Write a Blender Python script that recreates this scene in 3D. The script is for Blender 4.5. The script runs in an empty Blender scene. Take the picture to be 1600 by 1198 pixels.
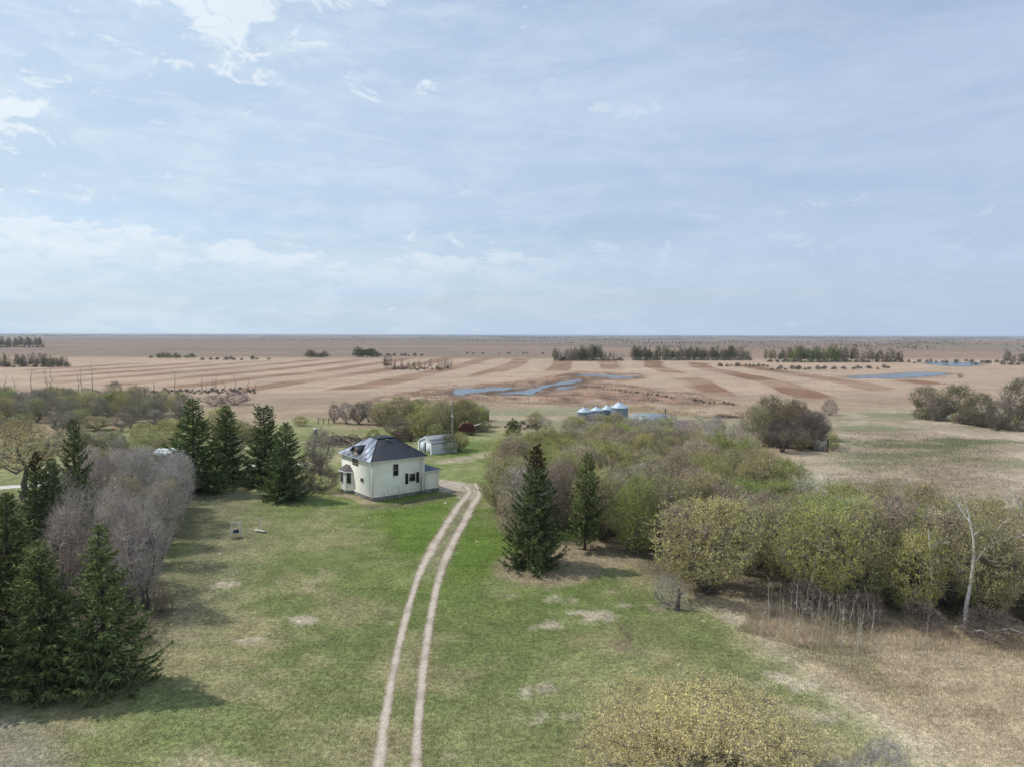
import bpy, bmesh, math, random
import numpy as np
from mathutils import Vector, Matrix

C = bpy.context.scene
COL = C.collection
R_ = math.radians
rng = np.random.default_rng(11)
random.seed(5)

# ------------------------------------------------------------------ camera
CAMH, FPX, PITCH, ROLL = 23.0, 1110.0, math.atan(75.5 / 1110.0), 0.0028
_F = Vector((0, math.cos(PITCH), -math.sin(PITCH)))
_U0 = Vector((0, math.sin(PITCH), math.cos(PITCH)))
_R0 = Vector((1, 0, 0))
_R = _R0 * math.cos(ROLL) + _U0 * math.sin(ROLL)
_U = _U0 * math.cos(ROLL) - _R0 * math.sin(ROLL)
cd = bpy.data.cameras.new('camera')
cam = bpy.data.objects.new('camera', cd)
COL.objects.link(cam)
cd.sensor_width = 36.0
cd.lens = 36.0 * FPX / 1600.0
cd.clip_start = 0.5
cd.clip_end = 90000.0
m = Matrix.Identity(4)
for i in range(3):
    m[i][0], m[i][1], m[i][2] = _R[i], _U[i], -_F[i]
m[2][3] = CAMH
cam.matrix_world = m
C.camera = cam


def ray(px, py):
    return _F + _R * ((px - 800.0) / FPX) - _U * ((py - 599.0) / FPX)


def G(px, py, z=0.0):
    """ground point seen in the photograph at (px, py)"""
    d = ray(px, py)
    t = (z - CAMH) / d.z
    return (d.x * t, d.y * t)


def HT(px, pbase, ptop):
    """height of an upright thing whose foot shows at pbase and whose top shows at ptop"""
    x, y = G(px, pbase)
    d = ray(px, ptop)
    t = y / d.y
    return CAMH + d.z * t


# ------------------------------------------------------------------ light
SUN_EL = R_(50)
SDX, SDY = 0.962, -0.272            # the way shadows fall
sl = bpy.data.lights.new('sun', 'SUN')
sl.energy = 3.1
sl.angle = R_(0.9)
sl.color = (1.0, 0.955, 0.89)
sun = bpy.data.objects.new('sun', sl)
COL.objects.link(sun)
sun.rotation_euler = Vector((SDX * math.cos(SUN_EL), SDY * math.cos(SUN_EL), -math.sin(SUN_EL))).to_track_quat('-Z', 'Y').to_euler()
SUN_ROT = math.atan2(-SDX, -SDY)

C.view_settings.view_transform = 'Standard'
C.view_settings.look = 'None'
C.view_settings.exposure = 0.30
C.view_settings.gamma = 1.0
C.render.engine = 'CYCLES'
C.cycles.max_bounces = 5
C.cycles.diffuse_bounces = 3
C.cycles.transmission_bounces = 3
C.cycles.volume_bounces = 0
C.cycles.caustics_reflective = False
C.cycles.caustics_refractive = False
C.cycles.use_denoising = True

W = bpy.data.worlds.new('World')
C.world = W
W.use_nodes = True
wt = W.node_tree
wt.nodes.clear()


class NT:
    """small node-tree helper"""
    def __init__(s, t):
        s.t = t

    def n(s, typ, **kw):
        nd = s.t.nodes.new(typ)
        for k, v in kw.items():
            if k.startswith('_'):
                setattr(nd, k[1:], v)
            else:
                nd.inputs[k.replace('__', ' ')].default_value = v
        return nd

    def l(s, a, b):
        s.t.links.new(a, b)

    def math(s, op, a, b=None, c=None, clamp=False):
        nd = s.t.nodes.new('ShaderNodeMath')
        nd.operation = op
        nd.use_clamp = clamp
        for i, v in enumerate((a, b, c)):
            if v is None:
                continue
            if isinstance(v, (int, float)):
                nd.inputs[i].default_value = v
            else:
                s.l(v, nd.inputs[i])
        return nd.outputs[0]

    def mix(s, fac, a, b, mode='MIX'):
        nd = s.t.nodes.new('ShaderNodeMix')
        nd.data_type = 'RGBA'
        nd.blend_type = mode
        nd.clamp_factor = True
        for k, v in ((0, fac), (6, a), (7, b)):
            if isinstance(v, (int, float)):
                nd.inputs[k].default_value = v
            elif isinstance(v, (tuple, list)):
                nd.inputs[k].default_value = (v[0], v[1], v[2], 1)
            else:
                s.l(v, nd.inputs[k])
        return nd.outputs[2]

    def noise(s, vec, scale, detail=3, rough=0.55, dist=0.0, out=0):
        nd = s.t.nodes.new('ShaderNodeTexNoise')
        nd.inputs['Scale'].default_value = scale
        nd.inputs['Detail'].default_value = detail
        nd.inputs['Roughness'].default_value = rough
        nd.inputs['Distortion'].default_value = dist
        if vec is not None:
            s.l(vec, nd.inputs['Vector'])
        return nd.outputs[out]

    def ramp(s, v, a, b, lo=0.0, hi=1.0, smooth=True):
        nd = s.t.nodes.new('ShaderNodeMapRange')
        nd.interpolation_type = 'SMOOTHSTEP' if smooth else 'LINEAR'
        nd.inputs[1].default_value = a
        nd.inputs[2].default_value = b
        nd.inputs[3].default_value = lo
        nd.inputs[4].default_value = hi
        s.l(v, nd.inputs[0])
        return nd.outputs[0]

    def comb(s, x, y, z):
        nd = s.t.nodes.new('ShaderNodeCombineXYZ')
        for i, v in enumerate((x, y, z)):
            if isinstance(v, (int, float)):
                nd.inputs[i].default_value = v
            else:
                s.l(v, nd.inputs[i])
        return nd.outputs[0]

    def sep(s, v):
        nd = s.t.nodes.new('ShaderNodeSeparateXYZ')
        s.l(v, nd.inputs[0])
        return nd.outputs


# ---- sky: Nishita with a thin veil and broken cloud by direction
w = NT(wt)
tc = w.n('ShaderNodeTexCoord')
sx, sy, sz = w.sep(tc.outputs['Generated'])
sky = w.n('ShaderNodeTexSky')
sky.sky_type = 'NISHITA'
sky.sun_disc = False
sky.sun_elevation = SUN_EL
sky.sun_rotation = SUN_ROT
sky.altitude = 500
sky.air_density = 1.0
sky.dust_density = 2.0
sky.ozone_density = 1.5
SKYS = 0.11
skyc = w.mix(1.0, sky.outputs[0], (SKYS, SKYS, SKYS), 'MULTIPLY')
zc = w.math('MAXIMUM', sz, 0.0)
den = w.math('ADD', zc, 0.045)
PX = w.math('DIVIDE', sx, den)
PY = w.math('DIVIDE', sy, den)
az = w.math('ARCTAN2', sx, sy)          # 0 forward, + right (radians)
el = w.math('ARCSINE', zc)
cp = w.comb(PX, PY, 0.0)
# thin streaky high veil
pv = w.comb(w.math('MULTIPLY', PX, 0.35), w.math('MULTIPLY', PY, 1.0), 3.1)
vn = w.noise(pv, 0.75, 7, 0.62, 0.6)
vn2 = w.noise(w.comb(w.math('MULTIPLY', az, 1.6), w.math('MULTIPLY', el, 12.0), 1.7), 1.2, 4, 0.5, 0.4)
veil = w.math('ADD', w.math('MULTIPLY', vn, 0.5), w.math('MULTIPLY', vn2, 0.55))
veil = w.ramp(veil, 0.34, 0.64, 0.62, 0.98)
hz = w.ramp(el, 0.0, 0.16, 0.93, 0.0)
veil = w.math('MAXIMUM', veil, hz)
# blue gap low in the middle
ga = w.math('SUBTRACT', az, 0.07)
ge = w.math('SUBTRACT', el, 0.140)
gd = w.math('ADD', w.math('POWER', w.math('DIVIDE', ga, 0.20), 2.0), w.math('POWER', w.math('DIVIDE', ge, 0.028), 2.0))
gap = w.math('MULTIPLY', w.ramp(gd, 0.0, 1.6, 0.60, 0.0), w.ramp(vn2, 0.3, 0.6, 1.0, 0.5))
veil = w.math('SUBTRACT', veil, gap, clamp=True)
gd2 = w.math('ADD', w.math('POWER', w.math('DIVIDE', w.math('ADD', az, 0.40), 0.34), 2.0), w.math('POWER', w.math('DIVIDE', w.math('SUBTRACT', el, 0.140), 0.022), 2.0))
veil = w.math('SUBTRACT', veil, w.ramp(gd2, 0.0, 1.4, 0.55, 0.0), clamp=True)
left = w.ramp(az, -0.75, 0.75, 1.0, 0.0)
vcol = w.mix(left, (0.385, 0.480, 0.630), (0.460, 0.580, 0.700))
top = w.ramp(el, 0.0, 0.30, 0.0, 1.0)
vcol = w.mix(top, vcol, w.mix(1.0, vcol, (1.01, 1.01, 1.02), 'MULTIPLY'))
base = w.mix(veil, skyc, vcol)
# cumulus row a little above the horizon, strongest on the left
cv = w.comb(w.math('MULTIPLY', az, 1.0), w.math('MULTIPLY', el, 2.1), 0.3)
cn = w.noise(cv, 21.0, 8, 0.64, 0.15)
cnb = w.noise(cv, 3.2, 2, 0.5, 0.0)
bt = w.math('ADD', w.math('ADD', 0.112, w.math('MULTIPLY', w.math('SUBTRACT', cnb, 0.5), 0.07)), w.math('MULTIPLY', w.math('SUBTRACT', cn, 0.5), 0.085))
bt = w.math('ADD', bt, w.math('MULTIPLY', az, -0.028))
bandt = w.ramp(w.math('SUBTRACT', bt, el), -0.001, 0.006, 0.0, 1.0)
bandb = w.ramp(el, 0.055, 0.105, 0.0, 1.0)
row = w.math('MULTIPLY', bandt, bandb)
row = w.math('MULTIPLY', row, w.ramp(az, -0.05, 0.12, 1.0, 0.22))
row = w.math('MULTIPLY', row, w.ramp(cn, 0.42, 0.58, 0.30, 1.0))
# little puffs higher up, in drifts
pn = w.noise(w.comb(w.math('MULTIPLY', az, 1.0), w.math('MULTIPLY', el, 1.9), 5.2), 17.0, 7, 0.62, 0.5)
pd = w.noise(w.comb(az, el, 9.0), 3.4, 2, 0.5)


def blob(a0, e0, wa, we):
    q = w.math('ADD', w.math('POWER', w.math('DIVIDE', w.math('SUBTRACT', az, a0), wa), 2.0),
               w.math('POWER', w.math('DIVIDE', w.math('SUBTRACT', el, e0), we), 2.0))
    return w.ramp(q, 0.0, 1.0, 1.0, 0.0)


puffs = None
for a0, e0, wa, we, st in ((-0.36, 0.425, 0.26, 0.07, 0.22), (-0.42, 0.375, 0.22, 0.08, 0.10), (-0.645, 0.245, 0.12, 0.04, 0.22), (-0.58, 0.165, 0.16, 0.03, 0.14),
                           (-0.22, 0.325, 0.24, 0.04, 0.105), (-0.54, 0.29, 0.10, 0.02, 0.13), (0.17, 0.30, 0.10, 0.02, 0.13),
                           (0.20, 0.112, 0.35, 0.035, 0.09), (0.55, 0.12, 0.25, 0.03, 0.06), (0.35, 0.17, 0.18, 0.03, 0.07)):
    b = w.math('MULTIPLY', blob(a0, e0, wa, we), st)
    puffs = b if puffs is None else w.math('ADD', puffs, b)
pm = w.ramp(w.math('ADD', pn, puffs), 0.64, 0.76, 0.0, 1.0)
pm = w.math('MULTIPLY', pm, w.ramp(az, -0.1, 0.2, 0.8, 0.35))
cmask = w.math('MAXIMUM', w.math('MULTIPLY', row, 0.62), pm)
ccol = w.mix(left, (0.54, 0.61, 0.70), (0.70, 0.76, 0.81))
mott = w.ramp(w.noise(w.comb(w.math('MULTIPLY', az, 1.0), w.math('MULTIPLY', el, 3.2), 2.2), 11.0, 7, 0.66, 0.4), 0.40, 0.66, 0.0, 1.0)
mott = w.math('MULTIPLY', mott, w.ramp(az, -0.75, 0.5, 0.38, 0.10))
base = w.mix(mott, base, (0.66, 0.73, 0.79))
final = w.mix(cmask, base, ccol)
bg = w.n('ShaderNodeBackground', Strength=1.0)
w.l(final, bg.inputs[0])
wo = w.n('ShaderNodeOutputWorld')
w.l(bg.outputs[0], wo.inputs[0])


# ------------------------------------------------------------------ helpers
def V3(a):
    return np.asarray(a, dtype=np.float64)


def mesh_from(name, parts, mats, smooth=False):
    """parts: list of (verts Nx3, faces MxK, material index)"""
    vs, idx, starts, mi = [], [], [], []
    off = 0
    ls = 0
    for v, f, k in parts:
        v = np.asarray(v, dtype=np.float32).reshape(-1, 3)
        f = np.asarray(f, dtype=np.int32)
        if len(f) == 0:
            continue
        vs.append(v)
        idx.append((f + off).ravel())
        starts.append(ls + np.arange(len(f), dtype=np.int32) * f.shape[1])
        ls += f.size
        mi.append(np.full(len(f), k, dtype=np.int32))
        off += len(v)
    vs = np.concatenate(vs)
    idx = np.concatenate(idx)
    starts = np.concatenate(starts)
    mi = np.concatenate(mi)
    me = bpy.data.meshes.new(name)
    me.vertices.add(len(vs))
    me.vertices.foreach_set('co', vs.ravel())
    me.loops.add(len(idx))
    me.loops.foreach_set('vertex_index', idx)
    me.polygons.add(len(starts))
    me.polygons.foreach_set('loop_start', starts)
    me.polygons.foreach_set('material_index', mi)
    if smooth:
        me.polygons.foreach_set('use_smooth', np.ones(len(starts), dtype=bool))
    for mt in mats:
        me.materials.append(mt)
    me.update(calc_edges=True)
    return me


def link(name, me, parent=None, loc=None, rz=None):
    o = bpy.data.objects.new(name, me)
    COL.objects.link(o)
    if parent is not None:
        o.parent = parent
    if loc is not None:
        o.location = loc
    if rz is not None:
        o.rotation_euler = (0, 0, rz)
    return o


def tag(o, label=None, cat=None, group=None, kind=None):
    if label:
        o['label'] = label
    if cat:
        o['category'] = cat
    if group:
        o['group'] = group
    if kind:
        o['kind'] = kind
    return o


def empty(name, loc, rz=0.0):
    o = bpy.data.objects.new(name, None)
    o.empty_display_size = 0.5
    COL.objects.link(o)
    o.location = loc
    o.rotation_euler = (0, 0, rz)
    return o


class B:
    """bmesh collector for hard-surface things"""
    def __init__(s):
        s.parts = []

    def poly(s, verts, faces, mi=0):
        by = {}
        for f in faces:
            by.setdefault(len(f), []).append(f)
        for k, fs in by.items():
            s.parts.append((np.array(verts), np.array(fs), mi))
        return s

    def box(s, x0, x1, y0, y1, z0, z1, mi=0):
        v = [(x0, y0, z0), (x1, y0, z0), (x1, y1, z0), (x0, y1, z0), (x0, y0, z1), (x1, y0, z1), (x1, y1, z1), (x0, y1, z1)]
        return s.poly(v, [(3, 2, 1, 0), (4, 5, 6, 7), (0, 1, 5, 4), (1, 2, 6, 5), (2, 3, 7, 6), (3, 0, 4, 7)], mi)

    def tube(s, pts, r, n=8, mi=0, cap=True):
        pts = [Vector(p) for p in pts]
        if isinstance(r, (int, float)):
            r = [r] * len(pts)
        vs, fs = [], []
        for i, p in enumerate(pts):
            d = (pts[min(i + 1, len(pts) - 1)] - pts[max(i - 1, 0)]).normalized()
            a = d.orthogonal().normalized() if abs(d.z) < 0.99 else Vector((1, 0, 0))
            b = d.cross(a)
            for k in range(n):
                t = 2 * math.pi * k / n
                vs.append(tuple(p + (a * math.cos(t) + b * math.sin(t)) * r[i]))
        for i in range(len(pts) - 1):
            for k in range(n):
                fs.append((i * n + k, i * n + (k + 1) % n, (i + 1) * n + (k + 1) % n, (i + 1) * n + k))
        if cap:
            fs.append(tuple(range(n - 1, -1, -1)))
            fs.append(tuple((len(pts) - 1) * n + k for k in range(n)))
        return s.poly(vs, fs, mi)

    def lathe(s, prof, n=28, mi=0, c=(0, 0)):
        vs, fs = [], []
        for r, z in prof:
            for k in range(n):
                t = 2 * math.pi * k / n
                vs.append((c[0] + r * math.cos(t), c[1] + r * math.sin(t), z))
        for i in range(len(prof) - 1):
            for k in range(n):
                fs.append((i * n + k, i * n + (k + 1) % n, (i + 1) * n + (k + 1) % n, (i + 1) * n + k))
        return s.poly(vs, fs, mi)

    def slab(s, quad, th, mi=0):
        """thick sheet below a planar polygon"""
        q = [Vector(p) for p in quad]
        nrm = (q[1] - q[0]).cross(q[2] - q[0]).normalized()
        if nrm.z < 0:
            q.reverse()
            nrm = -nrm
        n = len(q)
        v = [tuple(p) for p in q] + [tuple(p - nrm * th) for p in q]
        fs = [tuple(range(n)), tuple(range(2 * n - 1, n - 1, -1))]
        for i in range(n):
            j = (i + 1) % n
            fs.append((i, i + n, j + n, j))
        return s.poly(v, fs, mi)

    def build(s, name, mats, parent=None, smooth=False, **kw):
        if not isinstance(mats, (list, tuple)):
            mats = [mats]
        return link(name, mesh_from(name, s.parts, mats, smooth), parent, **kw)


def mat(name, col=(0.5, 0.5, 0.5), rough=0.8, metal=0.0, var=0.15, scale=3.0, bump=0.0, bscale=20.0, spec=0.3):
    mt = bpy.data.materials.new(name)
    mt.use_nodes = True
    t = NT(mt.node_tree)
    bs = mt.node_tree.nodes['Principled BSDF']
    bs.inputs['Roughness'].default_value = rough
    bs.inputs['Metallic'].default_value = metal
    bs.inputs['Specular IOR Level'].default_value = spec
    tcn = t.n('ShaderNodeTexCoord')
    nz = t.noise(tcn.outputs['Object'], scale, 4, 0.6)
    f = t.ramp(nz, 0.3, 0.7, 1 - var, 1 + var)
    cc = t.n('ShaderNodeCombineColor')
    for i in range(3):
        t.l(f, cc.inputs[i])
    t.l(t.mix(1.0, col, cc.outputs[0], 'MULTIPLY'), bs.inputs['Base Color'])
    if bump > 0:
        bn = t.n('ShaderNodeBump', Strength=bump, Distance=0.05)
        t.l(t.noise(tcn.outputs['Object'], bscale, 3), bn.inputs['Height'])
        t.l(bn.outputs[0], bs.inputs['Normal'])
    return mt


def leaf_mat(name, fixed=None, transl=0.3, lo=0.55, hi=1.5, nscale=0.45):
    """foliage: colour of the object, varied leaf by leaf and clump by clump"""
    mt = bpy.data.materials.new(name)
    mt.use_nodes = True
    mt.node_tree.nodes.clear()
    t = NT(mt.node_tree)
    geo = t.n('ShaderNodeNewGeometry')
    oi = t.n('ShaderNodeObjectInfo')
    tcn = t.n('ShaderNodeTexCoord')
    col = oi.outputs['Color']
    if fixed:
        rgb = t.n('ShaderNodeRGB')
        rgb.outputs[0].default_value = (*fixed, 1)
        col = rgb.outputs[0]
    r = t.ramp(geo.outputs['Random Per Island'], 0, 1, lo, hi, smooth=False)
    off = t.n('ShaderNodeVectorMath')
    off.operation = 'ADD'
    t.l(tcn.outputs['Object'], off.inputs[0])
    t.l(t.comb(t.math('MULTIPLY', oi.outputs['Random'], 37.0), 0.0, 0.0), off.inputs[1])
    nz = t.noise(off.outputs[0], nscale, 3, 0.6)
    nn = t.ramp(nz, 0.32, 0.68, 0.78, 1.22)
    k = t.math('MULTIPLY', r, nn)
    cc = t.n('ShaderNodeCombineColor')
    for i in range(3):
        t.l(k, cc.inputs[i])
    base = t.mix(1.0, col, cc.outputs[0], 'MULTIPLY')
    # hue drift: some clumps browner
    br = t.ramp(t.noise(off.outputs[0], nscale * 1.9, 2), 0.50, 0.72, 0.0, 0.55)
    brown = t.mix(1.0, base, (1.06, 0.90, 0.95), 'MULTIPLY')
    base = t.mix(br, base, brown)
    df = t.n('ShaderNodeBsdfDiffuse')
    tr = t.n('ShaderNodeBsdfTranslucent')
    t.l(base, df.inputs[0])
    t.l(base, tr.inputs[0])
    mx = t.n('ShaderNodeMixShader')
    mx.inputs[0].default_value = transl
    t.l(df.outputs[0], mx.inputs[1])
    t.l(tr.outputs[0], mx.inputs[2])
    out = t.n('ShaderNodeOutputMaterial')
    t.l(mx.outputs[0], out.inputs[0])
    return mt


M_LEAF = leaf_mat('spring_leaf')
M_TWIG = leaf_mat('twig_bark', fixed=(0.25, 0.215, 0.185), transl=0.0, lo=0.5, hi=1.5)
M_BARE = leaf_mat('bare_twig', transl=0.0, lo=0.6, hi=1.45)
M_NEEDLE = leaf_mat('spruce_needle', transl=0.08, lo=0.4, hi=1.8, nscale=1.1)
M_BARK = mat('grey_bark', (0.115, 0.098, 0.085), 0.95, var=0.35, scale=4, bump=0.4, bscale=14)
M_BARKW = mat('pale_poplar_bark', (0.52, 0.50, 0.46), 0.9, var=0.35, scale=5, bump=0.2, bscale=12)
M_BARKD = mat('spruce_bark', (0.07, 0.055, 0.045), 0.95, var=0.3, scale=5, bump=0.4)
M_SNAG = mat('weathered_dead_wood', (0.20, 0.18, 0.165), 0.95, var=0.35, scale=4, bump=0.3)


# ------------------------------------------------------------------ value noise
def vnoise(x, y, scale, seed=0, octv=3):
    x = np.asarray(x, float) / scale
    y = np.asarray(y, float) / scale
    out = np.zeros(np.broadcast(x, y).shape)
    amp, tot = 1.0, 0.0
    for o in range(octv):
        xi = np.floor(x).astype(np.int64)
        yi = np.floor(y).astype(np.int64)
        fx = x - xi
        fy = y - yi
        fx = fx * fx * (3 - 2 * fx)
        fy = fy * fy * (3 - 2 * fy)

        def h(a, b):
            n = (a * 374761393 + b * 668265263 + (seed + o * 17) * 1442695041) & 0xFFFFFFFF
            n = ((n ^ (n >> 13)) * 1274126177) & 0xFFFFFFFF
            return ((n ^ (n >> 16)) & 0xFFFF) / 65535.0
        v = (h(xi, yi) * (1 - fx) + h(xi + 1, yi) * fx) * (1 - fy) + (h(xi, yi + 1) * (1 - fx) + h(xi + 1, yi + 1) * fx) * fy
        out += v * amp
        tot += amp
        amp *= 0.5
        x = x * 2.03 + 11.3
        y = y * 2.03 + 4.7
    return out / tot


def sst(a, b, x):
    t = np.clip((x - a) / (b - a), 0, 1)
    return t * t * (3 - 2 * t)


def sdist(poly, x, y):
    """signed distance (positive inside) to a world-space polygon"""
    p = np.array(poly)
    q = np.roll(p, -1, 0)
    best = np.full(x.shape, 1e18)
    ins = np.zeros(x.shape, bool)
    for (x0, y0), (x1, y1) in zip(p, q):
        ex, ey = x1 - x0, y1 - y0
        wx, wy = x - x0, y - y0
        t = np.clip((wx * ex + wy * ey) / (ex * ex + ey * ey + 1e-9), 0, 1)
        best = np.minimum(best, (wx - t * ex) ** 2 + (wy - t * ey) ** 2)
        c = (y0 > y) != (y1 > y)
        with np.errstate(divide='ignore', invalid='ignore'):
            xx = x0 + (y - y0) * ex / (ey if ey != 0 else 1e-9)
        ins ^= c & (x < xx)
    d = np.sqrt(best)
    return np.where(ins, d, -d)


def PG(*pts):
    return [G(a, b) for a, b in pts]


def lineD(pts, x, y):
    best = np.full(x.shape, 1e18)
    for (x0, y0), (x1, y1) in zip(pts[:-1], pts[1:]):
        ex, ey = x1 - x0, y1 - y0
        wx, wy = x - x0, y - y0
        t = np.clip((wx * ex + wy * ey) / (ex * ex + ey * ey + 1e-9), 0, 1)
        best = np.minimum(best, (wx - t * ex) ** 2 + (wy - t * ey) ** 2)
    return np.sqrt(best)


def terrain(x, y):
    x = np.asarray(x, float)
    y = np.asarray(y, float)
    r = np.hypot(x, y)
    f = sst(660, 1500, r)
    h = f * (vnoise(x * 0.55, y, 900, 3, 3) - 0.42) * 16
    # low rise beyond the striped field on the left
    f2 = sst(720, 1000, y) * sst(400, -150, x) * (1 - sst(1300, 2100, y))
    h = h * (1 - 0.6 * f2) + f2 * 4.5
    h += sst(2500, 9000, r) * (vnoise(x, y, 2600, 8, 3) - 0.5) * 16
    return h


# ------------------------------------------------------------------ ground
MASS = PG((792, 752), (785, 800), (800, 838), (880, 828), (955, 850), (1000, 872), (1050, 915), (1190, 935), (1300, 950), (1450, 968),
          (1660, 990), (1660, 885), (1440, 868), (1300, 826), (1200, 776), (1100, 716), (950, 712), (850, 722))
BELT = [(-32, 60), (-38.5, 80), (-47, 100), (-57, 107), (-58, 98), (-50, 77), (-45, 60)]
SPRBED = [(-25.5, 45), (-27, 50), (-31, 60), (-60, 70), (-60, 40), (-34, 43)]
PONDS = [
    ('slough_water', [(709, 613.5), (713, 609), (722, 607), (735, 606.5), (752, 606.5), (772, 605.2), (797, 605), (803, 607), (788, 610.5), (768, 611), (755, 613), (742, 613.5), (730, 615), (722, 618), (711, 617)]),
    ('slough_water', [(775, 614.5), (800, 612.5), (818, 610), (832, 606.5), (842, 603.5), (860, 600.5), (872, 597.5), (890, 594.5), (905, 592), (909, 595.5), (900, 599), (884, 600.5), (866, 603), (850, 607), (846, 611), (838, 616), (825, 617), (808, 615.5), (790, 616.5)]),
    ('slough_water', [(893, 586.6), (915, 585), (945, 585.5), (968, 587), (994, 588.5), (990, 591), (965, 591), (948, 589.5), (920, 588.3)]),
    ('slough_water', [(868, 606), (884, 603.5), (906, 603), (902, 606), (885, 607.5), (874, 609)]),
    ('pond', [(1322, 588), (1350, 586.5), (1380, 585.5), (1410, 583), (1440, 581.5), (1478, 582), (1482, 584.5), (1462, 587), (1430, 589.5), (1395, 591), (1360, 590.5), (1330, 590.5)]),
    ('pond', [(1440, 566), (1480, 565.2), (1533, 567), (1530, 571), (1500, 572.5), (1468, 571)]),
]
PONDW = [(n, [G(*q) for q in p]) for n, p in PONDS]
SLOUGH = PG((560, 628), (640, 612), (700, 602), (780, 599), (860, 588), (900, 581), (1000, 584), (1010, 592), (960, 600), (1080, 612), (1180, 640), (1160, 655), (1060, 650), (960, 640), (870, 633), (760, 628), (660, 632))
STRIPF = PG((40, 598), (250, 606), (440, 613), (560, 607), (700, 592), (830, 579.5), (1020, 580), (1062, 596), (1092, 614), (1200, 626), (1290, 627), (1350, 612), (1480, 600), (1470, 594), (1330, 592), (1250, 584), (1200, 572), (1000, 562), (860, 563), (740, 558), (560, 560.5), (300, 566), (40, 571))
RIGHTF = PG((1290, 700), (1290, 655), (1330, 642), (1700, 640), (1760, 900), (1440, 868), (1300, 826), (1230, 760))
DRYR = PG((1090, 925), (1150, 960), (1205, 1005), (1272, 1055), (1340, 1100), (1440, 1165), (1480, 1215), (1800, 1215), (1750, 930), (1300, 930), (1100, 905))
PAST = PG((700, 640), (870, 636), (1000, 642), (1150, 660), (1100, 700), (830, 672), (770, 664))
LAWN = PG((-200, 1500), (-60, 700), (150, 668), (420, 664), (480, 652), (560, 668), (770, 664), (835, 676), (1000, 720), (1300, 830), (1700, 1000), (1700, 1500))
TRACK = [(588, 1300), (621, 1198), (638, 1110), (655, 1000), (672, 900), (690, 855), (708, 820), (724, 790), (735, 770)]
TRACKW = [G(*p) for p in TRACK]
BARE = PG((735, 782), (712, 775), (690, 768), (672, 756), (690, 750), (720, 752), (750, 758), (755, 768), (748, 776))
TRK2 = [G(690, 722), G(715, 719), G(745, 713), G(775, 706)]


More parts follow.
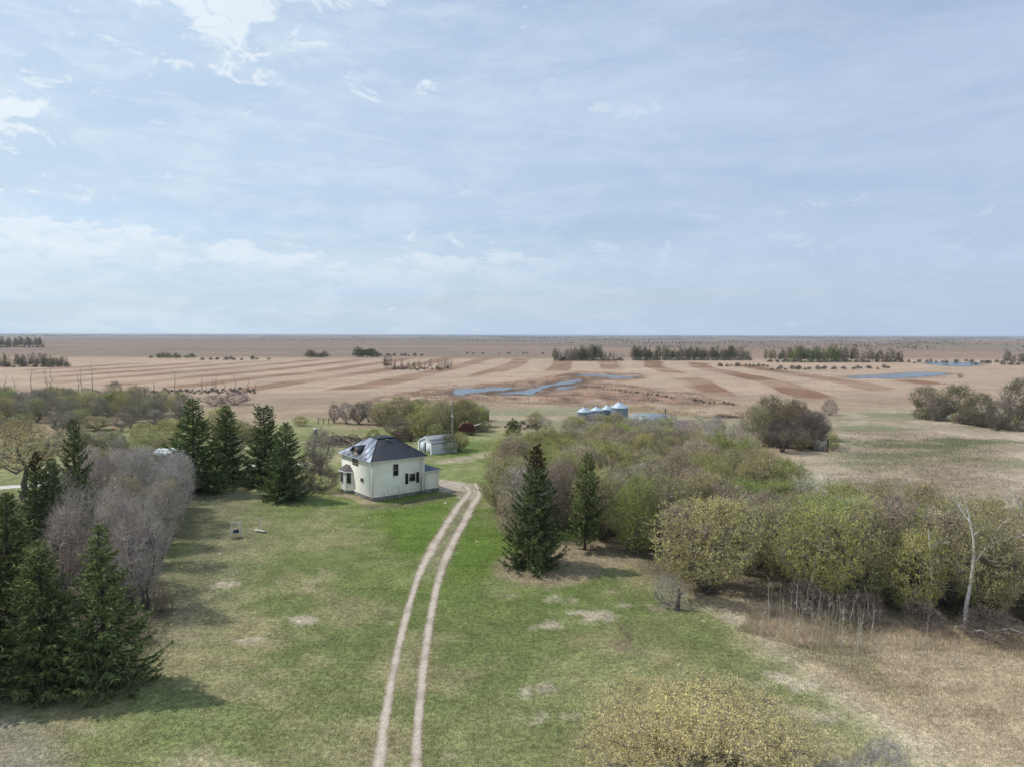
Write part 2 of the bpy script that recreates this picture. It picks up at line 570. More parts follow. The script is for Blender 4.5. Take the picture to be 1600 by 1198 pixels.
def ground_colour(x, y):
    n = x.shape
    r = np.hypot(x, y)
    col = np.zeros(n + (3,))
    n1 = vnoise(x, y, 9, 1, 4)
    n2 = vnoise(x, y, 60, 2, 4)
    n3 = vnoise(x * 0.35, y, 160, 5, 4)
    nf = vnoise(x, y, 2.4, 21, 3)
    C_ = lambda a: np.array(a)
    # open country
    tan = C_((0.258, 0.180, 0.130))
    tan2 = C_((0.190, 0.137, 0.104))
    n3 = np.clip(0.5 + (n3 - .5) * 1.7, 0, 1)
    far = tan * (1 - n3[..., None]) + tan2 * n3[..., None]
    far = far * (1 + (vnoise(x * 0.10, y, 260, 17, 3) - .5) * 0.75)[..., None]
    olive = C_((0.175, 0.158, 0.120))
    far = far + (olive - far) * (sst(0.52, 0.68, vnoise(x * 0.3, y, 420, 9, 3)) * 0.8)[..., None]
    big = vnoise(x * 0.22, y, 1100, 14, 3)
    dk = C_((0.145, 0.115, 0.098))
    far = far + (dk - far) * (sst(0.5, 0.62, big) * sst(900, 1800, r) * 0.55)[..., None]
    col[:] = far
    # grass rise beyond the strips on the left
    rise = sst(725, 790, y + 12 * (n2 - .5)) * (1 - sst(950, 1300, y)) * sst(260, 60, x)
    col += (C_((0.185, 0.145, 0.115)) * (0.85 + 0.4 * n2[..., None]) - col) * (rise * 0.7)[..., None]

    def put(poly, c, soft, warp=0.0, k=1.0, nz=n2):
        d = sdist(poly, x, y) + (nz - 0.5) * 2 * warp
        mk = sst(-soft, soft, d) * k
        col[:] = col + (C_(c) - col) * mk[..., None]
        return mk

    # light stubble round the strips
    nearf = (1 - sst(640, 760, y)) * sst(205, 300, y)
    stub = C_((0.355, 0.262, 0.192)) * (0.90 + 0.24 * (vnoise(x * 0.3, y, 14, 33, 3)[..., None]))
    col += (stub - col) * nearf[..., None]
    # strips
    a = R_(6.7)
    wob = (vnoise(x, y, 170, 12, 2) - 0.5) * 30 + (vnoise(x, y, 12, 13, 2) - .5) * 3
    u = x * math.cos(a) - y * math.sin(a) + wob
    v = y
    ph = (u / 37.0) % 1.0
    st = sst(0.02, 0.06, ph) * (1 - sst(0.44, 0.48, ph))
    idx = np.floor(u / 37.0)
    rnd = ((idx * 12.9898) % 1.0 + 1) % 1.0
    ends = sst(0.20, 0.27, vnoise(x, y * 0.55, 75, 44, 2))
    sm = sst(-6, 6, sdist(STRIPF, x, y) + (n2 - .5) * 16)
    furrow = 0.90 + 0.2 * vnoise(u, y * 0.04, 2.2, 51, 2)
    st = st * sm * (0.7 + 0.3 * rnd) * ends
    br = C_((0.180, 0.096, 0.056)) * (0.85 + 0.3 * n1[..., None])
    col += (br - col) * (np.clip(st * 1.0, 0, 0.9) * (0.55 + 0.45 * sst(.35, .55, vnoise(x, y, 45, 141, 3))))[..., None]
    col *= (1 + (furrow - 1) * sm)[..., None]
    # headland lines
    put(SLOUGH, (0.275, 0.200, 0.152), 8, 14, 0.85)
    ms = sst(-8, 8, sdist(SLOUGH, x, y) + (n2 - .5) * 16)
    spk = vnoise(x, y, 5, 61, 3)
    col += (C_((0.40, 0.29, 0.215)) - col) * (ms * sst(0.5, 0.68, spk))[..., None]
    col += (C_((0.11, 0.085, 0.07)) - col) * (ms * sst(0.40, 0.28, spk) * 0.55)[..., None]
    for nme, p in PONDW:
        d = sdist(p, x, y)
        rim = sst(-9, -0.5, d + (spk - .5) * 6)
        col += (C_((0.10, 0.08, 0.065)) - col) * (rim * 0.5)[..., None]
    # near rough country between yard and slough
    mid = (1 - sst(230, 262, y + (n2 - .5) * 30)) 
    rough = C_((0.300, 0.230, 0.160)) * (0.8 + 0.45 * n1[..., None])
    col += (rough - col) * mid[..., None]
    put(PAST, (0.225, 0.225, 0.130), 8, 8, 0.8)
    mp = sst(-8, 8, sdist(PAST, x, y))
    col += (C_((0.36, 0.29, 0.20)) - col) * (mp * sst(0.48, 0.62, vnoise(x * .5, y, 14, 71, 3)))[..., None]
    mr = put(RIGHTF, (0.320, 0.262, 0.190), 6, 6)
    gs = vnoise(x * 0.4, y, 11, 77, 4)
    col += (C_((0.165, 0.175, 0.095)) - col) * (mr * sst(0.40, 0.58, gs) * (0.40 + 0.45 * sst(100, 150, y)))[..., None]
    col += (C_((0.45, 0.36, 0.28)) - col) * (mr * sst(0.52, 0.7, n1) * 0.6)[..., None]
    # lawn
    g1 = C_((0.168, 0.188, 0.076))
    g2 = C_((0.225, 0.228, 0.105))
    lush = C_((0.115, 0.170, 0.034))
    mk = sst(-5, 5, sdist(LAWN, x, y) + (n2 - .5) * 8)
    t = sst(0.38, 0.62, vnoise(x, y, 13, 88, 4))
    lawn = g1 * (1 - t[..., None]) + g2 * t[..., None]
    # lushest beside the track and round the house
    hx, hy = G(700, 800)
    dl = np.exp(-(((x - hx) / 22) ** 2 + ((y - hy - 4) / 26) ** 2))
    dt = np.exp(-(lineD(TRACKW, x, y) / 7.0) ** 2) * sst(46, 78, y)
    dr = np.exp(-(((x - 4) / 10) ** 2 + ((y - 88) / 30) ** 2)) * 0.8
    yard = np.exp(-(((x + 8) / 16) ** 2 + ((y - 142) / 22) ** 2)) * 0.75
    lw = np.clip(dl * 0.9 + dt * 0.45 + dr * .85 + yard * .8, 0, 1) * (0.62 + 0.5 * (1 - t))
    lw = np.clip(lw, 0, 1)
    lawn = lawn * (1 - lw[..., None]) + lush * lw[..., None]
    straw = C_((0.33, 0.275, 0.165))
    dryn = sst(0.50, 0.66, vnoise(x, y, 6.5, 91, 4)) * (1 - lw) * 0.55
    lawn = lawn + (straw - lawn) * dryn[..., None]
    sp = sst(0.76, 0.84, vnoise(x, y, 3.1, 95, 3)) * (1 - 0.6 * lw)
    lawn = lawn + (C_((0.33, 0.29, 0.19)) - lawn) * (sp * 0.6)[..., None]
    col += (lawn - col) * mk[..., None]
    # grass next to the left belt, greyed to paint in the belt's shade
    put([(-33, 45), (-24, 50), (-27, 75), (-36, 100), (-45, 108), (-50, 104), (-35, 70), (-32, 55)], (0.20, 0.18, 0.115), 4, 3, 0.65, n1)
    # dry straw on the right, litter under trees
    md = put(DRYR, (0.500, 0.425, 0.310), 2.5, 2.5, 1.0, n1)
    col += (C_((0.34, 0.265, 0.185)) - col) * (md * sst(0.52, 0.72, nf) * 0.45)[..., None]
    col += (C_((0.15, 0.18, 0.07)) - col) * (md * sst(0.62, 0.8, vnoise(x, y, 5, 99, 3)) * 0.35)[..., None]
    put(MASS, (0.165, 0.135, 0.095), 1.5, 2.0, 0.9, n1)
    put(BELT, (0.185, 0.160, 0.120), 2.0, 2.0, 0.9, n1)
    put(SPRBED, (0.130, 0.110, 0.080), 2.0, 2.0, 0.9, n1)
    put(PG((-150, 1120), (10, 1120), (60, 1150), (90, 1198), (80, 1300), (-200, 1300)), (0.29, 0.255, 0.20), 1.2, 1.2, 0.8, n1)
    put(PG((240, 1180), (330, 1165), (400, 1198), (380, 1250), (240, 1240)), (0.36, 0.31, 0.20), 0.8, 1.5, 0.7, nf)
    for bx, by, br_ in ((835, 880, 5.0), (905, 858, 4.6)):       # needle beds below the two spruces
        cx, cy = G(bx, by)
        d = br_ - np.hypot((x - cx - 1.2), (y - cy + 1.0)) + (n1 - .5) * 2
        q = sst(-1.2, 1.0, d)
        col += (C_((0.30, 0.24, 0.16)) - col) * (q * 0.9)[..., None]
    # bare trodden ground
    put(BARE, (0.40, 0.345, 0.285), 0.5, 1.0, 0.9, nf)
    d2 = lineD(TRK2, x, y)
    q = sst(2.6, 0.4, d2 + (nf - .5) * 3.4)
    col += (C_((0.42, 0.35, 0.25)) - col) * (q * 0.85)[..., None]
    q = sst(1.1, 0.2, lineD([G(690, 683), G(720, 682), G(760, 684), G(800, 681)], x, y) + (nf - .5) * 2.5)
    col += (C_((0.40, 0.34, 0.24)) - col) * (q * 0.7)[..., None]
    d3 = lineD([G(530, 772), G(556, 777), G(578, 786)], x, y)
    q = sst(1.5, 0.3, d3 + (nf - .5) * 1.4)
    col += (C_((0.36, 0.28, 0.20)) - col) * (q * 0.8)[..., None]
    d4 = lineD([G(583, 792), G(640, 788), G(690, 775), G(712, 770)], x, y)  # darker brown strip a few steps out from the right hand wall
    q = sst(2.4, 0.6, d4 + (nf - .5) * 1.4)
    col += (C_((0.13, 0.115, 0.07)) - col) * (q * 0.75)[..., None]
    # worn band along the track and between its ruts where it is most driven
    dtk = lineD(TRACKW, x, y)
    q = sst(2.0, 0.6, dtk + (nf - .5) * 1.1) * sst(63, 72, y) * (1 - sst(96, 104, y))
    col += (C_((0.30, 0.25, 0.19)) - col) * (q * 0.50)[..., None]
    # scattered bald spots
    for px, py, rr in ((868, 937, 1.3), (858, 938, .7), (903, 958, 1.2), (935, 960, .9), (920, 963, .8), (860, 978, .7), (1208, 1064, 1.1), (1265, 1115, .8), (478, 969, .65),
                       (845, 1085, .75), (855, 1120, .6), (380, 1000, .5), (1060, 945, 1.2), (1140, 965, 1.2), (980, 945, .6), (350, 912, .35)):
        cx, cy = G(px, py)
        q = sst(-0.6, 0.5, rr * .8 - np.hypot((x - cx) * 0.62, y - cy) + (nf - .5) * 2.2 + (vnoise(x, y, .8, 131, 2) - .5) * 1.6)
        col += (C_((0.40, 0.345, 0.26)) - col) * (q * 0.85)[..., None]
    # ditch of dead grass
    q = 0.7 * sst(0.7, 0.1, lineD([G(972, 980), G(985, 995), G(968, 1012)], x, y) + (nf - .5) * 1.0)
    col += (C_((0.17, 0.125, 0.085)) - col) * (q * 0.9)[..., None]
    col *= (0.90 + 0.2 * vnoise(x, y, 34, 101, 3))[..., None]
    col *= (0.82 + 0.36 * vnoise(x, y, 1.5, 103, 3) * (r < 180) + 0.18 * (r >= 180))[..., None]
    return np.clip(col, 0.01, 0.9)


def build_ground():
    az1 = np.arange(-50, 50.001, 0.16)
    az2 = np.arange(53, 310, 3.0)
    az = np.radians(np.concatenate([az1, az2]))
    rr = [0.001, 6, 12, 18, 24, 29]
    v = 33.0
    while v < 2600:
        rr.append(v)
        v *= 1.0075
    while v < 32000:
        rr.append(v)
        v *= 1.025
    rr = np.array(rr)
    na, nr = len(az), len(rr)
    X = np.sin(az)[None, :] * rr[:, None]
    Y = np.cos(az)[None, :] * rr[:, None]
    Z = terrain(X, Y)
    # the sheet sinks a little below the ponds
    for nme, p in PONDW:
        Z -= sst(-0.5, 3.0, sdist(p, X, Y)) * 0.5
    vs = np.stack([X, Y, Z], -1).reshape(-1, 3)
    i = np.arange(nr - 1)[:, None] * na
    j = np.arange(na)[None, :]
    j2 = (j + 1) % na
    f = np.stack([i + j, i + j2, i + na + j2, i + na + j], -1).reshape(-1, 4)[:, ::-1]
    me = mesh_from('ground', [(vs, f, 0)], [], True)
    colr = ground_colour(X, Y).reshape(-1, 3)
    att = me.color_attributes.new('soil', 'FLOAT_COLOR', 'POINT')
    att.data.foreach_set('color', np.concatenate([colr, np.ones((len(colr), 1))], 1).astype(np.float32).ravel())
    mt = bpy.data.materials.new('ground_cover')
    mt.use_nodes = True
    t = NT(mt.node_tree)
    bs = mt.node_tree.nodes['Principled BSDF']
    bs.inputs['Roughness'].default_value = 0.95
    bs.inputs['Specular IOR Level'].default_value = 0.1
    at = t.n('ShaderNodeAttribute', _attribute_name='soil')
    geo = t.n('ShaderNodeNewGeometry')
    P = geo.outputs['Position']
    a = t.noise(P, 0.55, 4, 0.6)
    b = t.noise(P, 2.6, 4, 0.65)
    c = t.noise(P, 11.0, 3, 0.7)
    d = t.noise(P, 0.06, 3, 0.6)
    k = t.math('MULTIPLY', t.ramp(a, 0.3, 0.7, 0.84, 1.16), t.ramp(b, 0.30, 0.70, 0.66, 1.34))
    k = t.math('MULTIPLY', k, t.ramp(c, 0.28, 0.72, 0.52, 1.48))
    k = t.math('MULTIPLY', k, t.ramp(d, 0.3, 0.7, 0.9, 1.1))
    cc = t.n('ShaderNodeCombineColor')
    for q in range(3):
        t.l(k, cc.inputs[q])
    base = t.mix(1.0, at.outputs['Color'], cc.outputs[0], 'MULTIPLY')
    # dead straw flecks among the green, green flecks among the straw
    fl = t.ramp(t.noise(P, 4.5, 4, 0.7), 0.54, 0.68, 0.0, 0.5)
    base = t.mix(fl, base, t.mix(0.55, base, (0.34, 0.27, 0.17)))
    fg = t.ramp(t.noise(P, 1.4, 4, 0.7), 0.55, 0.70, 0.0, 0.4)
    base = t.mix(fg, base, t.mix(1.0, base, (0.72, 0.86, 0.66), 'MULTIPLY'))
    t.l(base, bs.inputs['Base Color'])
    bn = t.n('ShaderNodeBump', Strength=0.9, Distance=0.16)
    t.l(t.math('ADD', t.math('MULTIPLY', c, 0.55), b), bn.inputs['Height'])
    t.l(bn.outputs[0], bs.inputs['Normal'])
    me.materials.append(mt)
    o = link('ground', me)
    tag(o, kind='structure')


build_ground()

# ponds
mw = bpy.data.materials.new('pond_water')
mw.use_nodes = True
t = NT(mw.node_tree)
bs = mw.node_tree.nodes['Principled BSDF']
bs.inputs['Base Color'].default_value = (0.05, 0.07, 0.09, 1)
bs.inputs['Roughness'].default_value = 0.22
bs.inputs['Specular IOR Level'].default_value = 0.36
bs.inputs['IOR'].default_value = 1.33
bn = t.n('ShaderNodeBump', Strength=0.25, Distance=0.05)
tcn = t.n('ShaderNodeTexCoord')
t.l(t.noise(tcn.outputs['Object'], 1.6, 3), bn.inputs['Height'])
t.l(bn.outputs[0], bs.inputs['Normal'])
for nme, p in PONDW:
    # ragged shoreline
    P = np.array(p)
    pts = []
    for k in range(len(P)):
        a, b = P[k], P[(k + 1) % len(P)]
        L = np.hypot(*(b - a))
        n = max(2, int(L / 1.5))
        for q in range(n):
            c = a + (b - a) * q / n
            nn = np.array([-(b - a)[1], (b - a)[0]]) / max(L, 1e-6)
            pts.append(c + nn * (vnoise(c[0], c[1], 5, 5, 2) - 0.5) * min(6, L * 0.3))
    bm = bmesh.new()
    vs = [bm.verts.new((q[0], q[1], 0.0)) for q in pts]
    es = [bm.edges.new((vs[k], vs[(k + 1) % len(vs)])) for k in range(len(vs))]
    bmesh.ops.triangle_fill(bm, use_beauty=True, edges=es)
    me = bpy.data.meshes.new(nme)
    bm.to_mesh(me)
    bm.free()
    for pl in me.polygons:
        if pl.normal.z < 0:
            pl.flip()
    me.materials.append(mw)
    o = link(nme, me, loc=(0, 0, 0.02 + float(terrain(*P.mean(0)))))
    tag(o, kind='structure')

# wheel ruts of the lane
M_DIRT = mat('lane_dirt', (0.40, 0.350, 0.285), 0.95, var=0.30, scale=1.6, bump=0.5, bscale=6, spec=0.1)


def dense(pts, step):
    """Catmull-Rom resample"""
    P = [np.array(p, float) for p in pts]
    P = [2 * P[0] - P[1]] + P + [2 * P[-1] - P[-2]]
    out = []
    for k in range(1, len(P) - 2):
        p0, p1, p2, p3 = P[k - 1:k + 3]
        n = max(2, int(np.hypot(*(p2 - p1)) / step))
        for q in range(n):
            s = q / n
            out.append(0.5 * ((2 * p1) + (-p0 + p2) * s + (2 * p0 - 5 * p1 + 4 * p2 - p3) * s * s + (-p0 + 3 * p1 - 3 * p2 + p3) * s ** 3))
    out.append(P[-2])
    return np.array(out)


RUTL = dense([G(*p) for p in [(560, 1320), (591, 1198), (603, 1110), (625, 1000), (652, 905), (676, 855), (697, 820), (716, 790), (733, 768), (722, 757), (700, 752)]], 0.11)
RUTR = dense([G(*p) for p in [(644, 1320), (650, 1198), (655, 1110), (667, 1000), (685, 905), (704, 855), (722, 820), (738, 790), (749, 768), (742, 755)]], 0.11)
parts, edge = [], []
for RT, sd in ((RUTL, 3), (RUTR, 9)):
    d = np.gradient(RT, axis=0)
    d /= np.hypot(d[:, 0], d[:, 1])[:, None]
    nrm = np.stack([-d[:, 1], d[:, 0]], 1)
    sL = np.arange(len(RT)) * 0.11
    fac = (1.0 + 0.75 * sst(60, 76, RT[:, 1])) * (0.85 + 0.4 * vnoise(sL, sL * 0, 5.0, sd, 2))
    acr = np.array([-1.0, -.6, -.3, 0, .3, .6, 1.0])
    v = np.zeros((len(RT), 7, 3))
    for q, a_ in enumerate(acr):
        v[:, q, :2] = RT + nrm * (a_ * 0.52 * fac)[:, None]
    v[..., 2] = 0.012 + 0.004 * (sd > 5)
    k = (np.arange(len(RT) - 1) * 7)[:, None] + np.arange(6)[None]
    parts.append((v.reshape(-1, 3), np.stack([k, k + 1, k + 8, k + 7], -1).reshape(-1, 4), 0))
    edge.append(np.tile(np.abs(acr), len(RT)))
mt = bpy.data.materials.new('lane_dirt')
mt.use_nodes = True
t = NT(mt.node_tree)
bs = mt.node_tree.nodes['Principled BSDF']
bs.inputs['Roughness'].default_value = 0.95
bs.inputs['Specular IOR Level'].default_value = 0.1
geo = t.n('ShaderNodeNewGeometry')
P_ = geo.outputs['Position']
at = t.n('ShaderNodeAttribute', _attribute_name='margin')
n1_, n2_, n3_ = t.noise(P_, 1.3, 3, 0.6), t.noise(P_, 5.5, 4, 0.7), t.noise(P_, 0.35, 2, 0.5)
e_ = t.math('ADD', at.outputs['Fac'], t.math('MULTIPLY', t.math('SUBTRACT', n1_, 0.5), 0.75))
e_ = t.math('ADD', e_, t.math('MULTIPLY', t.math('SUBTRACT', n2_, 0.5), 1.1))
e_ = t.math('ADD', e_, t.math('MULTIPLY', t.math('SUBTRACT', n3_, 0.5), 0.4))
al = t.ramp(e_, 0.54, 0.64, 1.0, 0.0)
dc = t.mix(t.ramp(n2_, 0.35, 0.65), (0.36, 0.31, 0.25), (0.52, 0.46, 0.385))
dc = t.mix(t.ramp(e_, 0.15, 0.6), dc, (0.26, 0.215, 0.155))
dc = t.mix(t.ramp(n3_, 0.5, 0.62, 0, 0.6), dc, (0.30, 0.25, 0.20))
t.l(dc, bs.inputs['Base Color'])
t.l(al, bs.inputs['Alpha'])
bn = t.n('ShaderNodeBump', Strength=0.6, Distance=0.08)
t.l(n2_, bn.inputs['Height'])
t.l(bn.outputs[0], bs.inputs['Normal'])
me = mesh_from('dirt_track', parts, [mt])
a_ = me.attributes.new('margin', 'FLOAT', 'POINT')
a_.data.foreach_set('value', np.concatenate(edge).astype(np.float32))
tag(link('dirt_track', me), kind='structure')
# pale path glimpsed on the left between the trees
M_PATH = mat('pale_gravel', (0.50, 0.47, 0.43), 0.95, var=0.15, scale=2)
PT = dense([(-130, 84), (-98, 96), (-76, 105.5), (-60, 115), (-45, 123), (-36, 126)], 0.5)
d = np.gradient(PT, axis=0)
d /= np.hypot(d[:, 0], d[:, 1])[:, None]
nrm = np.stack([-d[:, 1], d[:, 0]], 1)
a, b = PT + nrm * 1.3, PT - nrm * (1.1 + 0.3 * rng.random((len(PT), 1)))
v = np.zeros((len(PT) * 2, 3))
v[0::2, :2], v[1::2, :2], v[:, 2] = a, b, 0.012
k = np.arange(len(PT) - 1) * 2
o = link('gravel_path', mesh_from('gravel_path', [(v, np.stack([k, k + 1, k + 3, k + 2], 1), 0)], [M_PATH]))
tag(o, kind='structure')


# ------------------------------------------------------------------ tree makers (all numpy)
def unit(v):
    return v / (np.linalg.norm(v, axis=-1, keepdims=True) + 1e-9)


def perp(d, r):
    q = r.normal(size=d.shape)
    a = unit(q - (q * d).sum(-1, keepdims=True) * d)
    return a, np.cross(d, a)


def tubes(P, Rr, m, r):
    n, k, _ = P.shape
    d = unit(P[:, -1] - P[:, 0])
    a, b = perp(d, r)
    t = np.arange(m) * 2 * np.pi / m
    ring = a[:, None, None] * np.cos(t)[None, None, :, None] + b[:, None, None] * np.sin(t)[None, None, :, None]
    V = P[:, :, None] + ring * Rr[:, :, None, None]
    V = V.reshape(-1, 3)
    base = (np.arange(n) * k * m)[:, None, None]
    i = (np.arange(k - 1) * m)[None, :, None]
    j = np.arange(m)[None, None, :]
    j2 = (j + 1) % m
    F = np.stack([base + i + j, base + i + j2, base + i + m + j2, base + i + m + j], -1).reshape(-1, 4)
    return V, F


def ribbons(P, Wd, r):
    n, k, _ = P.shape
    d = unit(P[:, -1] - P[:, 0])
    a, _b = perp(d, r)
    V = np.stack([P + a[:, None] * Wd[:, :, None] / 2, P - a[:, None] * Wd[:, :, None] / 2], 2).reshape(-1, 3)
    base = (np.arange(n) * k * 2)[:, None]
    i = (np.arange(k - 1) * 2)[None, :]
    q = base + i
    F = np.stack([q, q + 1, q + 3, q + 2], -1).reshape(-1, 4)
    return V, F


def leaves(Pc, size, r, up=0.25):
    n = len(Pc)
    d = unit(r.normal(size=(n, 3)) + np.array([0, 0, up]))
    a, b = perp(d, r)
    s = size * r.uniform(0.6, 1.35, (n, 1))
    v = np.stack([Pc - d * s * 0.5, Pc + a * s * 0.30, Pc + d * s * 0.5, Pc - a * s * 0.30], 1).reshape(-1, 3)
    return v, np.arange(n * 4).reshape(-1, 4)


def curve(A, Bp, k, bow, r, up=0.0):
    """bowed paths from points A to points B"""
    t = np.linspace(0, 1, k)[None, :, None]
    L = np.linalg.norm(Bp - A, axis=-1, keepdims=True)
    off = r.normal(size=A.shape) * L * bow
    off[:, 2] -= L[:, 0] * up
    P = A[:, None] * (1 - t) + Bp[:, None] * t + (off[:, None]) * (np.sin(np.pi * t))
    P[:, 1:-1] += r.normal(size=P[:, 1:-1].shape) * L[:, None] * 0.03
    return P


def dome(n, H, Wd, low, r, shell=0.55, lob=None, flat=1.0, vase=1.0):
    """points in a lumpy crown volume, most of them near its skin"""
    d = unit(r.normal(size=(n, 3)))
    d[:, 2] = np.where(d[:, 2] < -0.8, -d[:, 2], d[:, 2])
    hc = low + (H - low) * 0.38
    rad = (shell + (1 - shell) * r.random(n) ** 0.6)
    if lob is not None:
        dots = d @ lob.T
        rad *= 0.74 + 0.30 * np.clip((dots.max(1) - 0.72) / 0.28, 0, 1)
    up = (H - hc)
    dn = (hc - low)
    z = np.where(d[:, 2] > 0, d[:, 2] * up, d[:, 2] * dn * 1.25)
    hx_ = np.hypot(d[:, 0], d[:, 1]) + 1e-6
    skirt = np.sqrt(np.clip(1 - np.abs(d[:, 2]) ** 3, 0.02, 1)) * 0.94
    kk = np.where(d[:, 2] < 0, np.maximum(skirt, hx_) / hx_, 1.0)
    d = d * np.stack([kk, kk, np.ones(n)], 1)
    zz = hc + z * rad
    vf = vase + (1 - vase) * np.clip(zz / (H * 0.55), 0, 1)
    return np.stack([d[:, 0] * Wd / 2 * rad * vf, d[:, 1] * Wd / 2 * rad * vf, zz], 1)


def attach(T, P, r, back=0.0):
    """nearest branch point for each target, preferring points nearer the foot"""
    Q = P[:, 1:].reshape(-1, 3)
    out = np.zeros((len(T), 3))
    ids = np.zeros(len(T), int)
    for s in range(0, len(T), 1500):
        tt = T[s:s + 1500]
        dd = np.linalg.norm(tt[:, None] - Q[None], axis=-1)
        # growth is outward and upward: penalise attaching to points above the target
        dd = dd + np.clip(Q[None, :, 2] - tt[:, None, 2] + back, 0, None) * 1.5
        i = dd.argmin(1)
        out[s:s + 1500] = Q[i]
        ids[s:s + 1500] = i
    return out, ids


def make_tree(seed, H=8.0, Wd=8.0, low=1.5, stems=3, limbs=16, subs=130, twigs=1600, nleaf=9000, leaf=0.13, bark=None,
              leafy=True, trunk_r=0.16, lean=0.3, shell=0.5, lobes=9, twr=0.016, m_twig=None, fork=0.25, spike=0.0, vase=0.85):
    r = np.random.default_rng(seed)
    lob = unit(r.normal(size=(lobes, 3)) + np.array([0, 0, 0.35]))
    # stems
    A = np.zeros((stems, 3))
    A[:, :2] = r.normal(size=(stems, 2)) * 0.12 * (stems > 1)
    ang = np.arange(stems) * 2 * np.pi / stems + r.random() * 6
    E = np.stack([np.cos(ang) * Wd * lean * 0.5 * (stems > 1) + r.normal(size=stems) * 0.15, np.sin(ang) * Wd * lean * 0.5 * (stems > 1) + r.normal(size=stems) * 0.15,
                  low + (H - low) * r.uniform(fork, fork + 0.3, stems)], 1)
    P0 = curve(A, E, 6, 0.05, r, 0.06)
    R0 = trunk_r * (1 - 0.6 * np.linspace(0, 1, 6))[None, :] * r.uniform(0.7, 1.1, (stems, 1))
    R0[:, 0] *= 1.35
    T1 = dome(limbs, H * 0.86, Wd * 0.78, low + 0.4, r, 0.6, lob, vase=vase)
    a1, _ = attach(T1, P0, r, 0.3)
    P1 = curve(a1, T1, 6, 0.07, r, 0.10)
    R1 = trunk_r * 0.45 * (1 - 0.72 * np.linspace(0, 1, 6))[None, :] * r.uniform(0.6, 1.1, (limbs, 1))
    T2 = dome(subs, H * 0.96, Wd * 0.94, low, r, shell, lob, vase=vase)
    both = np.concatenate([P0, P1])
    a2, _ = attach(T2, both, r, 0.2)
    P2 = curve(a2, T2, 5, 0.07, r, 0.08)
    R2 = np.clip(trunk_r * 0.17, 0.014, 0.05) * (1 - 0.7 * np.linspace(0, 1, 5))[None, :] * r.uniform(0.6, 1.2, (subs, 1))
    T3 = dome(twigs, H, Wd, low, r, shell, lob, vase=vase)
    if spike:
        T3 += unit(T3 - np.array([0, 0, low])) * r.random((twigs, 1)) ** 3 * spike
    a3, _ = attach(T3, P2, r, 0.1)
    # keep twigs short: pull far anchors closer
    L = np.linalg.norm(T3 - a3, axis=1, keepdims=True)
    T3 = a3 + (T3 - a3) * np.minimum(1, 1.5 / np.maximum(L, 1e-6))
    P3 = curve(a3, T3, 4, 0.08, r, 0.06)
    W3 = twr * 2 * (1 - 0.6 * np.linspace(0, 1, 4))[None, :] * r.uniform(0.6, 1.3, (twigs, 1))
    # fine side shoots
    ns = twigs * 2
    pick = r.integers(0, twigs, ns)
    tt = r.integers(1, 4, ns)
    sA = P3[pick, tt]
    sd = unit(unit(P3[pick, 3] - P3[pick, 0]) + r.normal(size=(ns, 3)) * 0.55 + np.array([0, 0, 0.3]))
    sB = sA + sd * r.uniform(0.2, 0.65, (ns, 1)) * (H / 8)
    P4 = np.stack([sA, (sA + sB) / 2 + r.normal(size=sA.shape) * 0.03, sB], 1)
    W4 = twr * 1.15 * np.array([1, 0.8, 0.4])[None, :] * np.ones((ns, 1))
    v0, f0 = tubes(P0, R0, 7, r)
    v1, f1 = tubes(P1, R1, 5, r)
    trunk = [(v0, f0, 0), (v1, f1, 0)]
    v2, f2 = tubes(P2, R2, 4, r)
    v3, f3 = ribbons(P3, W3, r)
    v4, f4 = ribbons(P4, W4, r)
    mt = m_twig or M_TWIG
    crown = [(v2, f2, 0), (v3, f3, 0), (v4, f4, 0)]
    if leafy:
        na = int(nleaf * 0.75)
        pk = r.integers(0, ns, na)
        s = r.random((na, 1)) ** 0.6
        lp = P4[pk, 0] * (1 - s) + P4[pk, 2] * s + r.normal(size=(na, 3)) * 0.035
        pk = r.integers(0, twigs, nleaf - na)
        s = r.random((nleaf - na, 1)) ** 0.5
        lq = P3[pk, 1] * (1 - s) + P3[pk, 3] * s + r.normal(size=(nleaf - na, 3)) * 0.05
        # leaves break first on the sunny outside
        lv, lf = leaves(np.concatenate([lp, lq]), leaf, r)
        crown.append((lv, lf, 1))
    tm = mesh_from('trunk', trunk, [bark or M_BARK], True)
    cm = mesh_from('crown', crown, [mt, M_LEAF])
    return tm, cm, H, Wd


